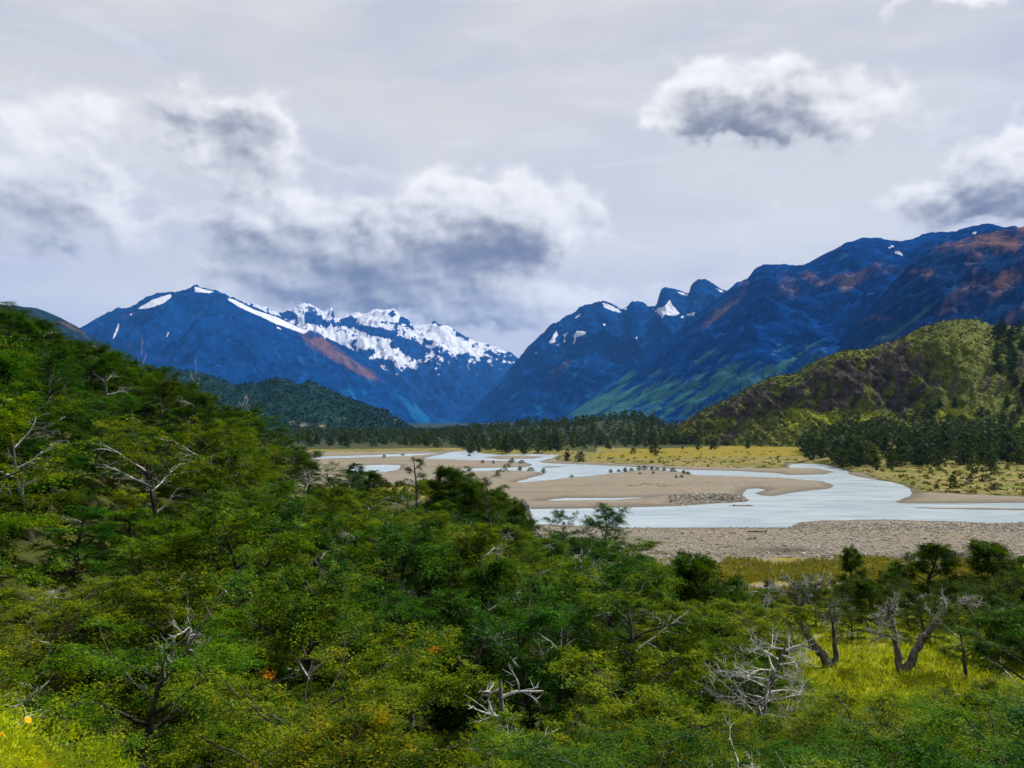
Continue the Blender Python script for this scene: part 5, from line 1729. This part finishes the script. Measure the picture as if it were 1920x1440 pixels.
b.inputs['Base Color'].default_value = (0.75, 0.76, 0.62, 1)
kk = np.where(k)[0][:260]
clumps("meadow_flowers", "tiny pale flowers sprinkled over the meadow", np.stack([x[kk], s[kk], z[kk] + 0.33], 1), np.full(len(kk), 0.07), 3, flm, 0.4, 6)

CUSH = leaf_material("cushion_leaves", (0.22, 0.30, 0.003), (0.42, 0.50, 0.004), (0.58, 0.54, 0.006), 0.35)
PETAL, t, b = mat("orange_petals", 0.7, 0.2)
b.inputs['Base Color'].default_value = (0.88, 0.47, 0.01, 1)


CUSH_CORE = leaf_material("shaded_cushion_stems", (0.06, 0.085, 0.003), (0.12, 0.15, 0.004), (0.18, 0.17, 0.006), 0.1)  # stems coloured darker so gaps between the leaves look like shadow


def cushion_mesh(seed, n_leaf, leaf, rad=(1.0, 1.0, 0.8)):
    R = np.random.default_rng(seed)
    th_, ph = np.meshgrid(np.linspace(0, 2 * np.pi, 33)[:-1], np.linspace(0.02, np.pi * 0.6, 16))
    def surf(th_, ph):
        k = 1 + 0.10 * np.sin(th_ * 3 + seed) * np.sin(ph) + 0.10 * np.sin(th_ * 5 + ph * 6) * np.sin(ph) + 0.05 * np.sin(th_ * 9 + ph * 11)
        return np.stack([np.sin(ph) * np.cos(th_) * k * rad[0], np.sin(ph) * np.sin(th_) * k * rad[1], np.cos(ph) * k * rad[2]], -1)
    g = Geo(); g.add(surf(th_, ph).reshape(-1, 3) * 0.91, grid_faces(16, 32, True))
    core = g.mesh("mound", [CUSH_CORE], True)
    tt = R.uniform(0, 2 * np.pi, n_leaf); pp = np.arccos(R.uniform(-0.3, 1, n_leaf))
    c = surf(tt, pp) * R.uniform(0.94, 1.0, (n_leaf, 1))
    nn = c / np.array(rad) ** 2; nn /= np.linalg.norm(nn, axis=1, keepdims=True)
    d = nn + R.normal(0, 0.5, c.shape); d /= np.linalg.norm(d, axis=1, keepdims=True)
    w = np.cross(d, R.normal(0, 1, c.shape)); w /= np.linalg.norm(w, axis=1, keepdims=True)
    l = leaf * R.uniform(0.5, 1.3, (n_leaf, 1))
    v = np.stack([c, c + d * l * 0.5 + w * l * 0.17, c + d * l, c + d * l * 0.5 - w * l * 0.17], 1).reshape(-1, 3)
    g2 = Geo(); g2.add(v, np.arange(len(v)).reshape(-1, 4))
    return core, g2.mesh("foliage", [CUSH]), surf


core, fol, surf = cushion_mesh(2, 60000, 0.023, (1.12, 1.05, 0.95))
e = bpy.data.objects.new("cushion_plant", None); COL.objects.link(e)
e.location = (-2.84, 3.5, 14.68)
tag(e, "bright yellow-green cushion plant with orange flowers in the near lower left corner", "plant")
link("mound", core, e); link("foliage", fol, e)
fg = Geo()
for k in range(12):
    a = k / 12 * 2 * np.pi
    c_, s_ = math.cos(a), math.sin(a)
    fg.add([(0, 0, 0), (0.018 * c_ - 0.007 * s_, 0.018 * s_ + 0.007 * c_, 0.006), (0.036 * c_, 0.036 * s_, 0.004), (0.018 * c_ + 0.007 * s_, 0.018 * s_ - 0.007 * c_, 0.006)], [(0, 1, 2, 3)])
fg.add(*tube(np.array([(0, 0, -0.04), (0, 0, -0.015), (0, 0, 0.006)]), [0.002, 0.004, 0.010], 6))
flower = fg.mesh("flower", [PETAL])
for px, py in [(90, 1434), (4, 1376), (52, 1350)]:
    # where that sight line meets the mound
    best = None
    for dd_ in np.linspace(2.2, 4.8, 400):
        p = at(px, py, dd_)
        q = (p - np.array(e.location)) / np.array([1.19, 1.11, 1.02])
        if q @ q < 1:
            best = p; break
    if best is None:
        continue
    f_ = link("flower", flower, e)
    f_.location = best - np.array(e.location)
    f_.scale = (0.6, 0.6, 0.6)
    f_.rotation_euler = (random.uniform(0.7, 1.0), random.uniform(-0.2, 0.5), random.uniform(0, 6))

for i, (px, s_, h, tn, lab) in enumerate([
        (1490, 33, 0.9, 'mid green', "low bush on the meadow left of the leaning gnarled beech's foot"), (1600, 28, 1.0, 'olive green', "olive bush on the near side of the meadow below the gnarled beech"),
        (1645, 31, 0.7, 'deep green', "small dark bush between the gnarled beech and the forked dead tree"), (1745, 29, 0.9, 'mid green', "low green bush in front of the forked dead tree's right limb"),
        (1770, 34, 0.8, 'deep green', "dark bush between the forked dead tree and the small straight-trunked beech"), (1850, 33, 1.0, 'olive green', "olive bush right of the small straight-trunked beech"),
        (1880, 27, 1.2, 'mid green', "larger green bush at the right edge of the meadow's near side"), (1540, 26, 1.1, 'deep green', "dark bush at the near edge of the meadow right of the silver tree"),
        (1700, 25, 1.0, 'olive green', "olive bush on the nearest edge of the meadow")]):
    plant("meadow_bush", BUSH if i % 2 else BUSH2, px, s_, h, tn, lab, "bush", None, 2.0, None, 1.3)

c2, f2, _ = cushion_mesh(4, 2600, 0.16)
for i, (px, s, w, h, tint, lab) in enumerate([
        (512, 84, 1.6, 1.5, (0.8, 0.85, 0.8, 1), "largest yellow-green cushion shrub on the left crest"),
        (492, 80, 1.4, 1.2, (0.7, 0.78, 0.8, 1), "yellow-green cushion shrub left of the largest on the crest"),
        (536, 82, 1.9, 1.0, (0.85, 0.85, 0.8, 1), "wide low yellow cushion shrub right of the largest on the crest"),
        (556, 90, 1.3, 1.0, (0.6, 0.6, 0.9, 1), "dull olive cushion shrub near the end of the left crest"),
        (575, 88, 1.1, 1.0, (0.45, 0.45, 0.8, 1), "small brownish cushion shrub at the end of the left crest"),
        (440, 78, 1.0, 0.9, (0.8, 0.85, 0.8, 1), "small bright cushion shrub higher on the left crest"),
        (345, 76, 1.2, 1.3, (0.8, 0.82, 0.8, 1), "single yellow shrub high among the left hillside trees"),
        (196, 86, 1.1, 1.1, (0.7, 0.72, 0.8, 1), "yellowish shrub near the skyline of the left hillside"),
        (800, 93, 2.2, 1.3, (0.35, 0.36, 0.9, 1), "olive shrub on the knoll right of the spire beech"),
        (838, 92, 2.4, 1.6, (0.28, 0.29, 0.9, 1), "large dull olive shrub on the right shoulder of the knoll"),
        (1860, 30, 0.8, 0.8, (0.55, 0.6, 0.7, 1), "round green shrub on the meadow near the right edge"),
        (1560, 30, 0.6, 0.6, (0.35, 0.45, 0.7, 1), "small dark shrub on the meadow beside the gnarled beech"),
        (1888, 44, 1.3, 1.5, (0.6, 0.62, 0.7, 1), "yellow-green shrub under the tall dark beech at the right edge"),
        (1725, 33, 0.5, 0.5, (0.7, 0.8, 0.7, 1), "small bright shrub in front of the forked dead tree")]):
    o = plant("cushion_shrub", (c2, f2), px, s, h, tint, lab, "shrub", None, 0.8, None, 1.0, ('mound', 'foliage'))
    o.scale = (w, w, h / 0.8)
    for ch in o.children:
        ch.color = tint

# undergrowth of the forest floor
nu = 6500
thu = Rm.uniform(-0.66, 0.60, nu); ru = np.sqrt(Rm.uniform(7.5 ** 2, 112 ** 2, nu))
xu, yu = ru * np.sin(thu), ru * np.cos(thu)
pxu = CX + xu / yu * FOC
ku = (pxu < 1010) | ((pxu < 1440) & (yu < 62)) | (yu < 21)
xu, yu = xu[ku], yu[ku]
UNDER = leaf_material("undergrowth_leaves", (0.020, 0.050, 0.004), (0.070, 0.100, 0.006), (0.14, 0.13, 0.012), 0.3)
clumps("undergrowth", "low leafy undergrowth between the trees", np.stack([xu, yu, ground_z(xu, yu)], 1), Rm.uniform(0.35, 0.9, len(xu)), 9, UNDER, 0.8, 12, 1.2)

# sprays of orange leaves caught in a few crowns
def orange_mesh(seed):
    R = np.random.default_rng(seed)
    P = R.normal(0, 0.10, (5, 3)); D = R.normal(0, 1, (5, 3)); S = R.uniform(0.14, 0.26, 5)
    v, q = sprays(R, P, D, S, 4, 8, 0.05)
    g = Geo(); g.add(v, q)
    return g.mesh("orange_leaves", [LEAF_ORANGE])


om = [orange_mesh(1), orange_mesh(2)]
trees_now = [o for o in bpy.data.objects if o.name.startswith("beech_tree") and o.parent is None]
for (px, py) in [(130, 1010), (200, 1056), (366, 1192), (505, 1268), (610, 1158), (820, 1182), (1220, 1270), (1690, 1180)]:
    best, bt = 1e9, None
    for o in trees_now:
        s_ = o.location.y
        for fz in (0.75,):
            zc = o.location.z + o.scale[2] * 5.5 * fz
            q = (CX + o.location.x / s_ * FOC - px) ** 2 + (HY - (zc - CAMZ) * FOC / s_ - py) ** 2 + s_ * 20
            if q < best:
                best, bt = q, o
    k = om[int(px) % 2]
    c_ = link("orange_leaves", k, bt)
    s_ = bt.location.y - 1.2
    wp = Vector(at(px, py, s_)) - bt.location
    wp.rotate(__import__('mathutils').Euler((0, 0, -bt.rotation_euler[2])))
    lim_ = Vector((max(-2.2, min(2.2, wp.x / bt.scale[0])), max(-2.2, min(2.2, wp.y / bt.scale[1])), max(1.5, min(5.4, wp.z / bt.scale[2]))))
    c_.location = lim_
    c_.scale = (0.9, 0.9, 0.9)

# things that read alike get their place among their likes
RANKS = ["leftmost"] + [w + "-from-left" for w in "second third fourth fifth sixth seventh eighth ninth tenth eleventh twelfth thirteenth fourteenth".split()]
by_label = {}
for o in bpy.data.objects:
    if o.parent is None and 'label' in o and 'category' in o:
        by_label.setdefault(o['label'], []).append(o)
for lab, os_ in by_label.items():
    if 2 <= len(os_) <= 14:
        os_.sort(key=lambda o: o.location.x / o.location.y)
        for i, o in enumerate(os_):
            r_ = "rightmost" if i == len(os_) - 1 else RANKS[i]
            if len(lab.split()) < 16:
                o['label'] = r_ + " " + lab
